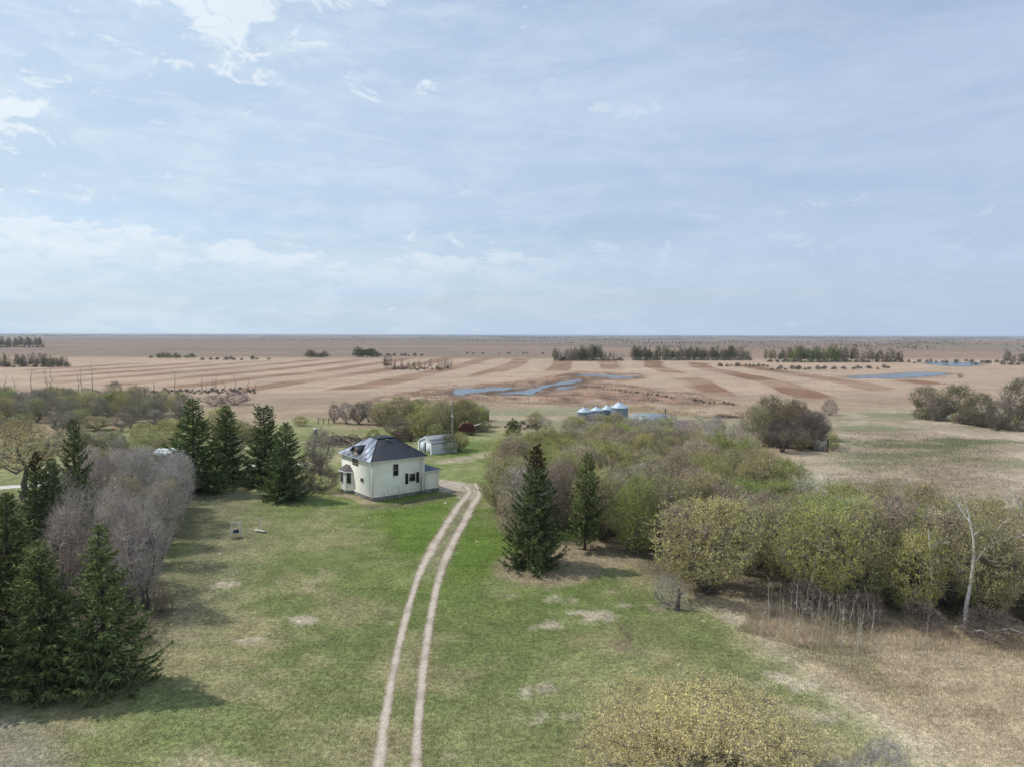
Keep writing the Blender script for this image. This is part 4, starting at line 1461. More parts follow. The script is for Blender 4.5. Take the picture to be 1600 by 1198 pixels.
SINGLES = [
    # px, foot, top, width, proto set, colour, name, label
    (205, 650, 618, 62, WIL[0], BG, 'leafing_tree', 'bright green domed tree at the right end of the mid left woods'),
    (175, 648, 612, 60, WIL[1], BG, 'leafing_tree', 'bright green tree rising highest in the mid left woods'),
    (240, 652, 622, 48, LOOSE[0], OL, 'leafing_tree', 'thin green tree right of the bright green domed tree'),
    (262, 694, 650, 60, SHRUB[0], YG, 'leafing_shrub', 'yellow green shrub behind the grey roofed shed, left part'),
    (225, 690, 655, 52, SHRUB[1], YG, 'leafing_shrub', 'yellow green shrub behind the bare trees left of the shed'),
    (345, 662, 634, 54, SHRUB[0], YG, 'leafing_shrub', 'yellow green shrub showing between the two left spruces'),
    (375, 690, 650, 56, SHRUB[1], OL, 'leafing_shrub', 'olive shrub between the narrow and the flat topped spruce'),
    (360, 720, 680, 60, BSHRUB[1], GY, 'bare_shrub', 'grey shrub between the narrow and the flat topped spruce'),
    (368, 632, 611, 64, BSHRUB[0], (0.21, 0.17, 0.165), 'bare_shrub', 'purple grey shrub at the end of the dead tree row'),
    (335, 634, 615, 40, BSHRUB[1], (0.20, 0.18, 0.15), 'bare_shrub', 'brown grey shrub behind the tallest broad spruce'),
    (470, 665, 648, 30, SHRUB[0], YG, 'leafing_shrub', 'low green shrub right of the flat topped spruce'),
    (500, 740, 668, 62, BARE_T[0], (0.27, 0.23, 0.21), 'bare_tree', 'lone bare tree left of the house corner'),
    (472, 765, 728, 60, BSHRUB[0], (0.16, 0.12, 0.105), 'bare_shrub', 'dark brown shrub between the nearest spruce and the house'),
    (505, 766, 722, 66, BSHRUB[1], (0.155, 0.12, 0.105), 'bare_shrub', 'dark brown shrub against the left end of the house'),
    (487, 735, 700, 50, SHRUB[1], (0.22, 0.20, 0.10), 'leafing_shrub', 'dull green shrub behind the lone bare tree'),
    (523, 660, 630, 30, BARE_T[1], (0.26, 0.21, 0.19), 'bare_tree', 'small bare tree left of the four behind the brush pile'),
    (541, 662, 628, 34, BARE_T[2], (0.25, 0.20, 0.185), 'bare_tree', 'small bare tree, second of the four behind the brush pile'),
    (561, 662, 628, 38, LOOSE[0], (0.21, 0.20, 0.12), 'budding_tree', 'small budding tree behind the brush pile, olive twigged'),
    (576, 658, 626, 34, BARE_T[0], (0.22, 0.19, 0.17), 'bare_tree', 'small bare tree, rightmost of the four behind the brush pile'),
    (600, 660, 626, 50, WIL[1], YG, 'leafing_tree', 'green tree at the left end of the clump behind the house'),
    (625, 662, 618, 62, WIL[2], OL, 'leafing_tree', 'olive tree rising highest in the clump behind the house'),
    (655, 655, 620, 56, WIL[0], OL, 'leafing_tree', 'olive tree at the back of the clump behind the house'),
    (622, 686, 650, 54, LOOSE[1], (0.215, 0.215, 0.10), 'budding_tree', 'grey green tree just above the roof of the house'),
    (656, 680, 640, 56, WIL[1], YG, 'leafing_tree', 'yellow green tree above the roof peak of the house'),
    (688, 676, 626, 60, WIL[2], OL, 'leafing_tree', 'olive tree left of the utility pole'),
    (722, 672, 622, 62, WIL[0], (0.24, 0.235, 0.06), 'leafing_tree', 'green willow behind the rusty machine'),
    (748, 666, 632, 44, WIL[1], YG, 'leafing_tree', 'green willow in front of the weathered narrow shed'),
    (700, 668, 636, 44, LOOSE[0], OL, 'budding_tree', 'budding tree behind the red and white tank'),
    (836, 664, 641, 34, SHRUB[0], OL, 'leafing_shrub', 'small round olive bush alone in the pasture'),
    (852, 668, 650, 26, BSHRUB[0], GY, 'bare_shrub', 'small grey bush beside the round olive one in the pasture'),
    (702, 706, 674, 50, SHRUB[1], (0.225, 0.225, 0.08), 'leafing_shrub', 'green brown bush against the side wall of the white garage'),
    (718, 703, 672, 46, SHRUB[0], YG, 'leafing_shrub', 'green bush at the foot of the utility pole'),
    (1297, 648, 622, 32, BSHRUB[0], (0.20, 0.17, 0.15), 'bare_shrub', 'round dark bush alone at the edge of the right pasture'),
    (1205, 684, 617, 74, LOOSE[0], (0.25, 0.23, 0.10), 'budding_tree', 'tall olive budding tree at the left of the dark grove'),
    (1238, 692, 622, 72, WIL[2], (0.235, 0.20, 0.095), 'leafing_tree', 'tall brown green tree in the middle of the dark grove'),
    (1180, 690, 632, 60, LOOSE[1], OL, 'budding_tree', 'olive budding tree leaning into the left edge of the dark grove'),
    (1265, 698, 640, 64, BARE_T[1], (0.15, 0.13, 0.115), 'bare_tree', 'dark bare tree over the weathered board fence'),
    (1222, 706, 652, 66, BARE_T[0], (0.13, 0.11, 0.10), 'bare_tree', 'dark bare tree filling the centre of the dark grove'),
    (1280, 688, 642, 40, BARE_T[2], (0.14, 0.13, 0.12), 'bare_tree', 'dark bare tree at the right end of the dark grove'),
    (1300, 704, 673, 24, SHRUB[0], YG, 'leafing_shrub', 'small green bush right of the weathered board fence'),
    (1446, 650, 602, 58, LOOSE[0], (0.24, 0.225, 0.10), 'budding_tree', 'spreading tree at the left end of the right hand clump'),
    (1492, 655, 598, 62, WIL[0], (0.215, 0.225, 0.07), 'leafing_tree', 'tallest green crowned tree of the right hand clump'),
    (1470, 656, 620, 60, BARE_T[0], (0.19, 0.165, 0.14), 'bare_tree', 'grey brown tree low in the right hand clump'),
    (1530, 665, 612, 62, WIL[2], (0.20, 0.195, 0.085), 'leafing_tree', 'olive domed tree in the middle of the right hand clump'),
    (1562, 670, 624, 56, BARE_T[1], (0.20, 0.17, 0.14), 'bare_tree', 'brown bare tree right of the olive domed one in the right hand clump'),
    (1588, 664, 588, 60, LOOSE[1], (0.20, 0.20, 0.11), 'budding_tree', 'tall grey green tree at the right frame edge'),
    (1625, 668, 592, 60, BARE_T[2], (0.20, 0.18, 0.16), 'bare_tree', 'tall grey tree cut by the right frame edge'),
    (1512, 662, 634, 52, BSHRUB[0], (0.17, 0.145, 0.12), 'bare_shrub', 'dark brush at the foot of the right hand clump'),
    (1560, 672, 645, 50, BSHRUB[1], (0.16, 0.135, 0.11), 'bare_shrub', 'dark brush at the foot of the right hand clump, right of its middle'),
    (1500, 590, 583, 12, BSHRUB[0], (0.16, 0.13, 0.12), 'bare_shrub', 'tiny dark bush at the right tip of the right pond'),
]
for px, pb, pt, wpx, pr, col, nm, lab in SINGLES:
    x, y = G(px, pb)
    place(nm, pr, x, y, HT(px, pb, pt), wpx * y / FPX, lab, 'shrub' if 'shrub' in nm else ('bare tree' if 'bare' in nm else 'tree'), None, jit(col, .05))

for px, pb, pt, wpx, k_, c_ in ((893, 676, 649, 46, 0, OL), (915, 673, 646.5, 46, 1, PG_), (938, 672, 645, 46, 0, YG), (962, 672, 643, 46, 1, OL), (984, 676, 651, 40, 0, YG)):
    x, y = G(px, pb)
    place('leafing_shrub', SHRUB[k_], x, y, HT(px, pb, pt), wpx * y / FPX, 'shrub hiding the foot of the steel grain bins, ' + {893: 'leftmost', 915: 'below the leftmost bin', 938: 'below the second bin', 962: 'below the biggest bin', 984: 'beside the blue grey roof'}[px], 'shrub', None, jit(c_, .05))

LOWB = []
r = np.random.default_rng(93)
for a_, b_, n_, h_, cols_, lab_, grp_ in (((1428, 652), (1602, 674), 11, (2.2, 4.6), ((0.36, 0.35, 0.16), (0.27, 0.235, 0.17)), 'low brush along the front of the right hand clump', 'brush of the right hand clump'),
                                          ((1176, 694), (1262, 702), 7, (3.0, 5.5), ((0.36, 0.34, 0.15), (0.24, 0.20, 0.15)), 'brush closing the foot of the dark grove', 'brush of the dark grove'),
                                          ((1190, 680), (1276, 684), 6, (5.5, 8.0), ((0.40, 0.36, 0.15), (0.30, 0.24, 0.16)), 'tall brush behind the front trees of the dark grove', 'tall brush of the dark grove'),
                                          ((578, 690), (764, 672), 10, (2.4, 4.6), ((0.44, 0.46, 0.14), (0.42, 0.40, 0.17)), 'low green brush in front of the clump behind the house', 'brush behind the house'),
                                          ((590, 664), (750, 658), 8, (4.5, 6.5), ((0.42, 0.43, 0.16), (0.40, 0.38, 0.17)), 'green brush at the back of the clump behind the house', 'back brush behind the house'),
                                          ((150, 728), (262, 742), 7, (3.6, 4.6), ((0.40, 0.365, 0.32), (0.38, 0.33, 0.28)), 'grey thicket shrub in front of the patchy roofed shed', 'thicket by the patchy roofed shed'),
                                          ((95, 700), (262, 706), 9, (3.0, 4.6), ((0.44, 0.41, 0.22), (0.36, 0.33, 0.27)), 'shrub in the gap between the mid left woods and the left belt', 'shrubs in the left gap'),
                                          ((250, 664), (400, 690), 9, (2.6, 4.2), ((0.50, 0.52, 0.15), (0.42, 0.40, 0.2)), 'yellow green brush in the strip behind the left spruces', 'brush behind the left spruces')):
    for k in range(n_):
        s_ = (k + .2 + .6 * r.random()) / n_
        x, y = G(a_[0] + (b_[0] - a_[0]) * s_, a_[1] + (b_[1] - a_[1]) * s_)
        grey = 'grey thicket' in lab_
        pr = BSHRUB[k % 2] if (grey or r.random() < .25) else SHRUB[k % 2]
        h = r.uniform(*h_)
        place('brush_shrub', pr, x, y + r.normal() * 1.5, h, h * r.uniform(1.3, 1.8), lab_, 'shrub', grp_, jit(cols_[int(r.random() < .4)]))

# filler crowns between the back of the thicket and the bins
BACKT = PG((880, 700), (900, 672), (985, 668), (1090, 672), (1170, 690), (1190, 740), (1090, 712), (960, 706))
for p in poly_points(BACKT, 5.6, 31):
    x, y = float(p[0]), float(p[1])
    px, py = topx(x, y)
    q = random.random()
    lr = 'below the steel bins' if px < 985 else ('below the blue grey roof' if px < 1060 else 'left of the dark grove')
    if q < 0.5:
        place('leafing_shrub', random.choice(SHRUB), x, y, random.uniform(3.8, 5.2), random.uniform(6, 8.5), 'green shrub at the far edge of the thicket, %s' % lr, 'shrub', 'shrubs at the far edge of the thicket', jit(random.choice((YG, OL, BG))))
    else:
        place('bare_shrub', random.choice(BSHRUB), x, y, random.uniform(3.8, 5.2), random.uniform(5, 7.5), 'grey brown shrub at the far edge of the thicket, %s' % lr, 'shrub', 'bare shrubs at the far edge of the thicket', jit(random.choice((GY, PG_))))

# ------------------------------------------------------------------ dead tree row (snags)
def snag_mesh(seed, H=8.0, nb=7):
    r = np.random.default_rng(seed)
    P0 = curve(V3([[0, 0, 0]]), V3([[r.normal() * .5, r.normal() * .3, H]]), 7, 0.03, r)
    v0, f0 = tubes(P0, 0.16 * (1 - 0.75 * np.linspace(0, 1, 7))[None], 5, r)
    idx = r.integers(2, 7, nb)
    A = P0[0, idx]
    Bp = A + unit(np.stack([r.normal(size=nb), r.normal(size=nb), r.uniform(0.2, 1.2, nb)], 1)) * r.uniform(0.6, 2.2, (nb, 1))
    P1 = curve(A, Bp, 4, 0.08, r)
    v1, f1 = tubes(P1, 0.055 * (1 - 0.7 * np.linspace(0, 1, 4))[None] * np.ones((nb, 1)), 3, r)
    return mesh_from('dead_tree', [(v0, f0, 0), (v1, f1, 0)], [M_SNAG], True)


SN = [snag_mesh(s, 8, n) for s, n in ((1, 4), (2, 9), (3, 6), (4, 12), (5, 2))]
SNAGS = [(52, 615, 580, 1), (72, 617, 582, 3), (80, 616, 578, 3), (122, 612, 585, 0), (128, 613, 574, 4), (145, 611, 572, 0), (214, 611, 598, 4), (240, 612, 596, 0),
         (274, 612, 581, 1), (300, 612, 604, 4), (316, 611, 590, 0), (322, 611, 602, 4), (335, 611, 592, 2), (338, 611, 588, 0), (351, 610, 592, 4),
         (367, 611, 590, 3), (372, 612, 606, 1), (389, 611, 592, 0), (398, 611, 597, 2), (228, 612, 600, 2), (190, 613, 598, 4), (10, 618, 590, 3), (28, 618, 592, 2)]
for i, (px, pb, pt, k) in enumerate(SNAGS):
    x, y = G(px, pb)
    o = link('dead_tree', SN[k], loc=(x, y, 0), rz=random.random() * 6)
    s = HT(px, pb, pt) / 8.0
    o.scale = (1.1, 1.1, s)
    if k in (1, 3):
        lb = 'branchy dead tree in the snag row'
    else:
        lb = 'slim dead snag at the field edge'
    side = 'above the mid left woods' if px < 170 else 'behind the spruces left of the house'
    tag(o, lb + ', ' + side, 'dead tree', 'dead trees at the field edge')

# ------------------------------------------------------------------ far shelterbelts
def far_mesh(seed, H, Wd, leafn, bare, low=0.8):
    r = np.random.default_rng(seed)
    P0 = curve(V3([[0, 0, 0]]), V3([[r.normal() * .2, r.normal() * .2, H * .75]]), 4, 0.02, r)
    v0, f0 = tubes(P0, 0.16 * (1 - 0.6 * np.linspace(0, 1, 4))[None], 4, r)
    n = 60 if not bare else 170
    T = dome(n, H, Wd, low, r, 0.35, unit(r.normal(size=(5, 3))))
    a, _ = attach(T, P0, r, 0.4)
    P1 = curve(a, T, 3, 0.06, r, 0.05)
    v1, f1 = ribbons(P1, (0.07 if bare else 0.06) * np.array([1.2, 0.9, 0.5])[None] * np.ones((n, 1)), r)
    parts = [(v0, f0, 0), (v1, f1, 0)]
    if leafn:
        L = dome(leafn, H, Wd, low, r, 0.3, unit(r.normal(size=(5, 3))))
        lv, lf = leaves(L, 0.42 if not bare else 0.3, r)
        parts.append((lv, lf, 1))
    return mesh_from('far_tree', parts, [M_TWIG, M_LEAF]), H


FARG = [far_mesh(s, 10, 5.5, 900, False, 0.5) for s in (301, 302, 303)]
FARB = [far_mesh(s, 10, 4.5, 60, True) for s in (311, 312, 313)]
FARS = [far_mesh(s, 3, 4.5, 260, False, 0.1) for s in (321, 322)]


def belt(x0px, x1px, foot, top, depth, n, mix, colg, label_g, label_b, group, seed, lean=0.0):
    r = np.random.default_rng(seed)
    for k in range(n):
        px = x0px + (x1px - x0px) * (k + r.random()) / n
        ft = foot + lean * (px - x0px)
        x, y = G(px, ft)
        dd = depth * r.random()
        x, y = x * (1 + dd / y), y + dd
        h = HT(px, ft, top + lean * (px - x0px)) * r.uniform(0.68, 1.22)
        green = r.random() < mix
        me, H = (FARG if green else FARB)[r.integers(3)]
        o = link('shelterbelt_tree', me, loc=(x, y, float(terrain(x, y)) - 0.1), rz=float(r.random() * 6.28))
        s = h / H
        o.scale = (s * r.uniform(.85, 1.25), s * r.uniform(.85, 1.25), s)
        c = jit(colg if green else (0.15, 0.125, 0.105), 0.15)
        o.color = (*c, 1)
        tag(o, label_g if green else label_b, 'tree', group)


DG = (0.150, 0.155, 0.080)
belt(-30, 70, 549, 533, 40, 30, 0.85, DG, 'dark green tree in the dense far belt at the left edge', 'bare tree in the dense far belt at the left edge', 'trees of the dense far left belt', 1)
belt(-30, 26, 573, 552, 10, 12, 0.35, (0.13, 0.13, 0.06), 'green tree in the small grove at the far left field edge', 'bare tree in the small grove at the far left field edge', 'trees of the small far left grove', 2)
belt(27, 106, 573.5, 553, 10, 26, 0.62, (0.13, 0.13, 0.065), 'green topped tree in the airy row of trunks at far left', 'bare tree in the airy row of trunks at far left', 'trees of the airy far left row', 3)
belt(598, 612, 577, 555, 6, 5, 0.0, DG, '', 'bare tree at the left end of the field island row', 'trees of the field island row', 4)
belt(612, 676, 577, 561, 6, 12, 0.15, DG, 'green tree in the middle of the field island row', 'bare tree in the middle of the field island row', 'trees of the field island row', 5)
belt(684, 705, 576, 556, 6, 6, 0.1, DG, 'green tree at the right end of the field island row', 'bare tree at the right end of the field island row', 'trees of the field island row', 6)
belt(865, 900, 564, 544, 18, 14, 0.3, (0.12, 0.125, 0.06), 'green tree in the left part of the centre grove', 'bare tree in the left part of the centre grove', 'trees of the centre grove', 7)
belt(896, 942, 564, 541, 22, 22, 0.85, DG, 'dark green tree in the tall part of the centre grove', 'bare tree in the tall part of the centre grove', 'trees of the centre grove', 8)
belt(942, 975, 561, 550, 10, 8, 0.5, DG, 'small green tree at the thin right end of the centre grove', 'small bare tree at the thin right end of the centre grove', 'trees of the centre grove', 9)
belt(988, 1172, 563, 542, 26, 74, 0.72, (0.095, 0.105, 0.045), 'dark green tree in the long far shelterbelt', 'bare tree in the long far shelterbelt', 'trees of the long far shelterbelt', 10)
belt(1196, 1240, 564, 544, 20, 12, 0.55, DG, 'green tree left of the bright green crowns in the right shelterbelt', 'bare tree left of the bright green crowns in the right shelterbelt', 'trees of the right shelterbelt', 11)
belt(1236, 1312, 566, 542, 20, 24, 0.92, (0.135, 0.17, 0.05), 'bright green crowned tree in the right shelterbelt', 'bare tree among the bright green crowns of the right shelterbelt', 'trees of the right shelterbelt', 12)
belt(1310, 1412, 566, 544, 20, 34, 0.3, (0.12, 0.12, 0.06), 'green tree in the thin right part of the right shelterbelt', 'bare tree in the thin right part of the right shelterbelt', 'trees of the right shelterbelt', 13)
belt(1566, 1640, 570, 547, 16, 14, 0.2, (0.12, 0.12, 0.06), 'green tree in the far grove at the right edge', 'bare tree in the far grove at the right edge', 'trees of the far right grove', 14)


def far_shrubs(x0, x1, foot, n, hm, col, label, group, seed, lean=0.0, depth=6):
    r = np.random.default_rng(seed)
    for k in range(n):
        px = x0 + (x1 - x0) * (k + r.random()) / n
        x, y = G(px, foot + lean * (px - x0))
        y2 = y + depth * r.normal()
        x, y = x * y2 / y, y2
        me, H = FARS[r.integers(2)]
        o = link('field_shrub', me, loc=(x, y, float(terrain(x, y)) - 0.1), rz=float(r.random() * 6.28))
        s = hm / H * r.uniform(0.6, 1.2)
        o.scale = (s * 1.1, s * 1.1, s)
        o.color = (*jit(col, 0.2), 1)
        tag(o, label, 'shrub', group)


far_shrubs(612, 700, 577.5, 16, 2.6, (0.13, 0.11, 0.085), 'low dark shrub under the field island row', 'shrubs under the field island row', 40)
far_shrubs(1118, 1200, 573, 12, 3.0, (0.13, 0.10, 0.09), 'low dark shrub between the long and the right shelterbelt', 'shrubs between the far shelterbelts', 41)
far_shrubs(1200, 1390, 578, 24, 3.0, (0.14, 0.115, 0.095), 'low brown shrub on the bank above the right pond', 'shrubs above the right pond', 42, lean=-0.01)
far_shrubs(1380, 1560, 566, 22, 3.2, (0.13, 0.12, 0.09), 'low grey shrub by the far pond on the right', 'shrubs by the far pond', 43, lean=0.01, depth=14)
far_shrubs(235, 300, 560, 9, 5.0, (0.15, 0.15, 0.08), 'pale green shrub beyond the striped field at left', 'pale shrubs beyond the striped field', 44)
far_shrubs(310, 420, 563, 10, 3.4, (0.09, 0.085, 0.06), 'small dark shrub in the row beyond the striped field', 'small shrubs in the row beyond the striped field', 45, lean=-0.01)
far_shrubs(480, 512, 559, 6, 8.0, (0.16, 0.15, 0.09), 'grey green shrub clump beyond the striped field centre left', 'grey green shrubs beyond the field', 46)
far_shrubs(556, 590, 558, 7, 9.0, (0.10, 0.115, 0.05), 'dark green bush clump beyond the striped field', 'dark green bushes beyond the field', 47)
far_shrubs(592, 660, 557, 9, 3.2, (0.09, 0.085, 0.06), 'low dark bush right of the dark green clump', 'low bushes beyond the field', 48)
far_shrubs(725, 850, 555, 9, 2.6, (0.13, 0.11, 0.08), 'tiny shrub on the far field line in the centre', 'tiny shrubs on the far field line', 49)
far_shrubs(235, 400, 613, 60, 1.3, (0.12, 0.10, 0.09), 'low dark brush under the dead tree row', 'brush under the dead tree row', 50, depth=5)
far_shrubs(1080, 1150, 626, 12, 1.2, (0.07, 0.075, 0.045), 'low dark green brush on the slough edge, right', 'brush on the slough edge', 51, lean=0.12, depth=2)
far_shrubs(930, 1060, 606, 20, 1.0, (0.11, 0.085, 0.07), 'low brown brush along the slough line', 'brush along the slough line', 52, lean=0.13, depth=2)
far_shrubs(790, 845, 667, 14, 1.2, (0.11, 0.08, 0.065), 'low brown brush heap in the pasture behind the evergreen bush', 'brush in the pasture', 53, lean=0.05, depth=2)

for a_, b_, ft_, n_, sd_, nm_ in ((-30, 70, 549, 18, 60, 'dense far left belt'), (866, 972, 564, 26, 61, 'centre grove'), (988, 1172, 563.5, 44, 62, 'long far shelterbelt'), (1198, 1412, 566.5, 40, 63, 'right shelterbelt'),
                                  (-30, 106, 574, 16, 64, 'airy far left row'), (1566, 1640, 570.5, 10, 65, 'far right grove')):
    far_shrubs(a_, b_, ft_, n_, 3.6, (0.115, 0.11, 0.07), 'low brush along the foot of the ' + nm_, 'brush under the ' + nm_, sd_, depth=3)

# far woods out to the horizon: each strip reads as one mass
def far_wood(y0, n, seed, hgt, col, x0, x1):
    r = np.random.default_rng(seed)
    cx = r.uniform(x0, x1, n)
    n = int(n * .55)
    cx = cx[:n]
    cy = y0 * r.uniform(0.90, 1.12, n)
    zz = terrain(cx, cy)
    parts_v = []
    k = 7
    Lp = []
    for a, b, c in zip(cx, cy, zz):
        m_ = r.integers(24, 90)
        s = r.uniform(0.45, 0.95)
        d = np.stack([r.normal(size=m_) * hgt * r.uniform(3, 9), r.normal(size=m_) * hgt * 0.8, r.random(m_) ** 0.8 * hgt * s], 1)
        Lp.append(d + np.array([a, b, c]))
    Lp = np.concatenate(Lp)
    v, f = leaves(Lp, hgt * 0.38, r, 1.2)
    o = link('distant_woods', mesh_from('distant_woods', [(v, f, 0)], [M_LEAF]))
    o.color = (*col, 1)
    tag(o, kind='stuff')


far_wood(1350, 22, 61, 8, (0.10, 0.10, 0.06), 150, 980)
far_wood(1900, 40, 62, 9, (0.10, 0.10, 0.07), 100, 1400)
far_wood(2700, 70, 63, 10, (0.10, 0.10, 0.07), -1200, 2000)
far_wood(3900, 130, 64, 11, (0.10, 0.10, 0.08), -2700, 2900)
far_wood(5600, 240, 65, 13, (0.09, 0.095, 0.08), -4100, 4100)
far_wood(8200, 520, 66, 15, (0.09, 0.095, 0.085), -6000, 6000)
far_wood(13000, 900, 67, 20, (0.085, 0.09, 0.09), -9600, 9600)
far_wood(20000, 1300, 68, 28, (0.08, 0.09, 0.10), -15000, 15000)

#INSERT_OBJECTS
# ------------------------------------------------------------------ house
M_SIDE = mat('cream_siding', (0.92, 0.905, 0.77), 0.6, var=0.05, scale=0.8, spec=0.3)
M_TRIM = mat('white_trim', (0.80, 0.80, 0.76), 0.5, var=0.05)
M_GLASS = mat('dark_glass', (0.012, 0.014, 0.017), 0.08, var=0.1, spec=0.6)
M_BLACK = mat('black_shutter', (0.015, 0.016, 0.018), 0.5, var=0.2)
M_CONC = mat('old_concrete', (0.20, 0.195, 0.185), 0.95, var=0.35, scale=2.0, bump=0.3)
M_VOID = mat('dark_opening', (0.02, 0.018, 0.016), 0.9, var=0.3)
M_GREYW = mat('weathered_board', (0.19, 0.17, 0.155), 0.95, var=0.35, scale=3, bump=0.3)
M_BROWNW = mat('brown_board', (0.14, 0.095, 0.07), 0.95, var=0.4, scale=3, bump=0.3)


def roof_mat(name, col, rough, seam=0.0, var=0.12, metal=0.0, spec=0.6):
    mt = bpy.data.materials.new(name)
    mt.use_nodes = True
    t = NT(mt.node_tree)
    bs = mt.node_tree.nodes['Principled BSDF']
    bs.inputs['Specular IOR Level'].default_value = spec
    bs.inputs['Metallic'].default_value = metal
    tcn = t.n('ShaderNodeTexCoord')
    P = tcn.outputs['Object']
    nz = t.noise(P, 1.1, 4, 0.6)
    nf = t.noise(P, 9.0, 4, 0.6)
    f = t.math('MULTIPLY', t.ramp(nz, 0.3, 0.7, 1 - var, 1 + var), t.ramp(nf, 0.3, 0.7, 1 - var * .5, 1 + var * .5))
    cc = t.n('ShaderNodeCombineColor')
    for i in range(3):
        t.l(f, cc.inputs[i])
    t.l(t.mix(1.0, col, cc.outputs[0], 'MULTIPLY'), bs.inputs['Base Color'])
    t.l(t.ramp(nz, 0.3, 0.7, rough * 0.85, rough * 1.2), bs.inputs['Roughness'])
    bn = t.n('ShaderNodeBump', Strength=0.15, Distance=0.02)
    t.l(nf, bn.inputs['Height'])
    t.l(bn.outputs[0], bs.inputs['Normal'])
    return mt


M_ROOF = roof_mat('dark_roof_metal', (0.030, 0.034, 0.044), 0.6, metal=0.5, spec=0.5)
M_ROOF2 = roof_mat('lean_to_roof_metal', (0.10, 0.11, 0.14), 0.40, metal=0.8, spec=0.6)


def lap_wall(b, x0, x1, y0, y1, z0, z1, step=0.20):
    z = z0
    while z < z1 - 1e-4:
        zt = min(z + step, z1)
        o1, o2 = 0.014, 0.004
        ring = lambda o, zz: [(x0 - o, y0 - o, zz), (x1 + o, y0 - o, zz), (x1 + o, y1 + o, zz), (x0 - o, y1 + o, zz)]
        v = ring(o1, z) + ring(o2, zt)
        b.poly(v, [(i, (i + 1) % 4, 4 + (i + 1) % 4, 4 + i) for i in range(4)])
        v = ring(o1, z) + ring(o2 - .001, z)
        b.poly(v, [((i + 1) % 4, i, 4 + i, 4 + (i + 1) % 4) for i in range(4)])
        z = zt


def window_on(parent, axis, c, w_, z0, z1, out, mull=(1, 1), frame_mat=None, fw=0.07):
    """window on the wall plane; axis 'x' = wall along x at y=out facing -y, axis 'y' = wall along y at x=out facing -x"""
    fm = frame_mat or M_TRIM
    b = B()

    def bx(a0, a1, q0, q1, d0, d1):
        if axis == 'x':
            b.box(a0, a1, out - d1, out - d0, q0, q1)
        else:
            b.box(out - d1, out - d0, a0, a1, q0, q1)
    a0, a1 = c - w_ / 2, c + w_ / 2
    bx(a0 - fw, a0, z0 - fw, z1 + fw, 0.0, 0.07)
    bx(a1, a1 + fw, z0 - fw, z1 + fw, 0.0, 0.07)
    bx(a0, a1, z1, z1 + fw, 0.0, 0.07)
    bx(a0, a1, z0 - fw, z0, 0.0, 0.085)
    for i in range(1, mull[0]):
        q = a0 + (a1 - a0) * i / mull[0]
        bx(q - .02, q + .02, z0, z1, 0.03, 0.055)
    for i in range(1, mull[1]):
        q = z0 + (z1 - z0) * i / mull[1]
        bx(a0, a1, q - .025, q + .025, 0.03, 0.058)
    f = b.build('window', fm, parent)
    b = B()

    def bx2(a0, a1, q0, q1, d0, d1):
        if axis == 'x':
            b.box(a0, a1, out - d1, out - d0, q0, q1)
        else:
            b.box(out - d1, out - d0, a0, a1, q0, q1)
    bx2(a0 + .001, a1 - .001, z0 + .001, z1 - .001, 0.001, 0.032)
    b.build('pane', M_GLASS, f)
    return f


hx, hy = G(582, 783)
HR = R_(38)
H = empty('farmhouse', (hx, hy, 0), HR)
tag(H, 'cream two storey farmhouse with a dark hipped roof at the end of the lawn', 'house')
LU, LV, ZF, ZE = 8.3, 9.8, 0.48, 5.42
b = B(); b.box(0.04, LU - .04, 0.04, LV - .04, -0.4, ZF); b.build('foundation', M_CONC, H)
b = B(); lap_wall(b, 0, LU, 0, LV, ZF, ZE)
b.box(0.005, LU - .005, 0.005, LV - .005, ZF - .0, ZE)
b.build('wall', M_SIDE, H)
for cx, cy in ((0, 0), (LU, 0), (0, LV)):
    b = B(); b.box(cx - .05, cx + .05, cy - .05, cy + .05, ZF - .01, ZE)
    b.build('corner_trim', M_TRIM, H)
# roof: truncated hip with a small peak
ov = 0.42
e0, e1 = (-ov, -ov), (LU + ov, LV + ov)
dx0, dx1, dy0, dy1, ZD = 2.95, 5.55, 4.0, 6.3, 8.02
b = B()
ev = [(e0[0], e0[1], ZE + .12), (e1[0], e0[1], ZE + .12), (e1[0], e1[1], ZE + .12), (e0[0], e1[1], ZE + .12)]
dk = [(dx0, dy0, ZD), (dx1, dy0, ZD), (dx1, dy1, ZD), (dx0, dy1, ZD)]
pkk = [((dx0 + dx1) / 2 - .3, (dy0 + dy1) / 2, ZD + .33), ((dx0 + dx1) / 2 + .3, (dy0 + dy1) / 2, ZD + .33)]
b.poly(ev + dk, [(0, 1, 5, 4), (1, 2, 6, 5), (2, 3, 7, 6), (3, 0, 4, 7)])
ek = [(dx0 - .12, dy0 - .12, ZD + .0), (dx1 + .12, dy0 - .12, ZD), (dx1 + .12, dy1 + .12, ZD), (dx0 - .12, dy1 + .12, ZD)]
ek2 = [(x, y, z + .07) for x, y, z in ek]
b.poly(ek + ek2 + pkk, [(0, 1, 5, 4), (1, 2, 6, 5), (2, 3, 7, 6), (3, 0, 4, 7)])
b.poly(ek2 + pkk, [(0, 1, 5, 4), (2, 3, 4, 5)])
b.poly(ek2 + pkk, [(1, 2, 5), (3, 0, 4)])
roof = b.build('roof', M_ROOF, H)
b = B()    # paler metal sheets over the slope above the long left wall
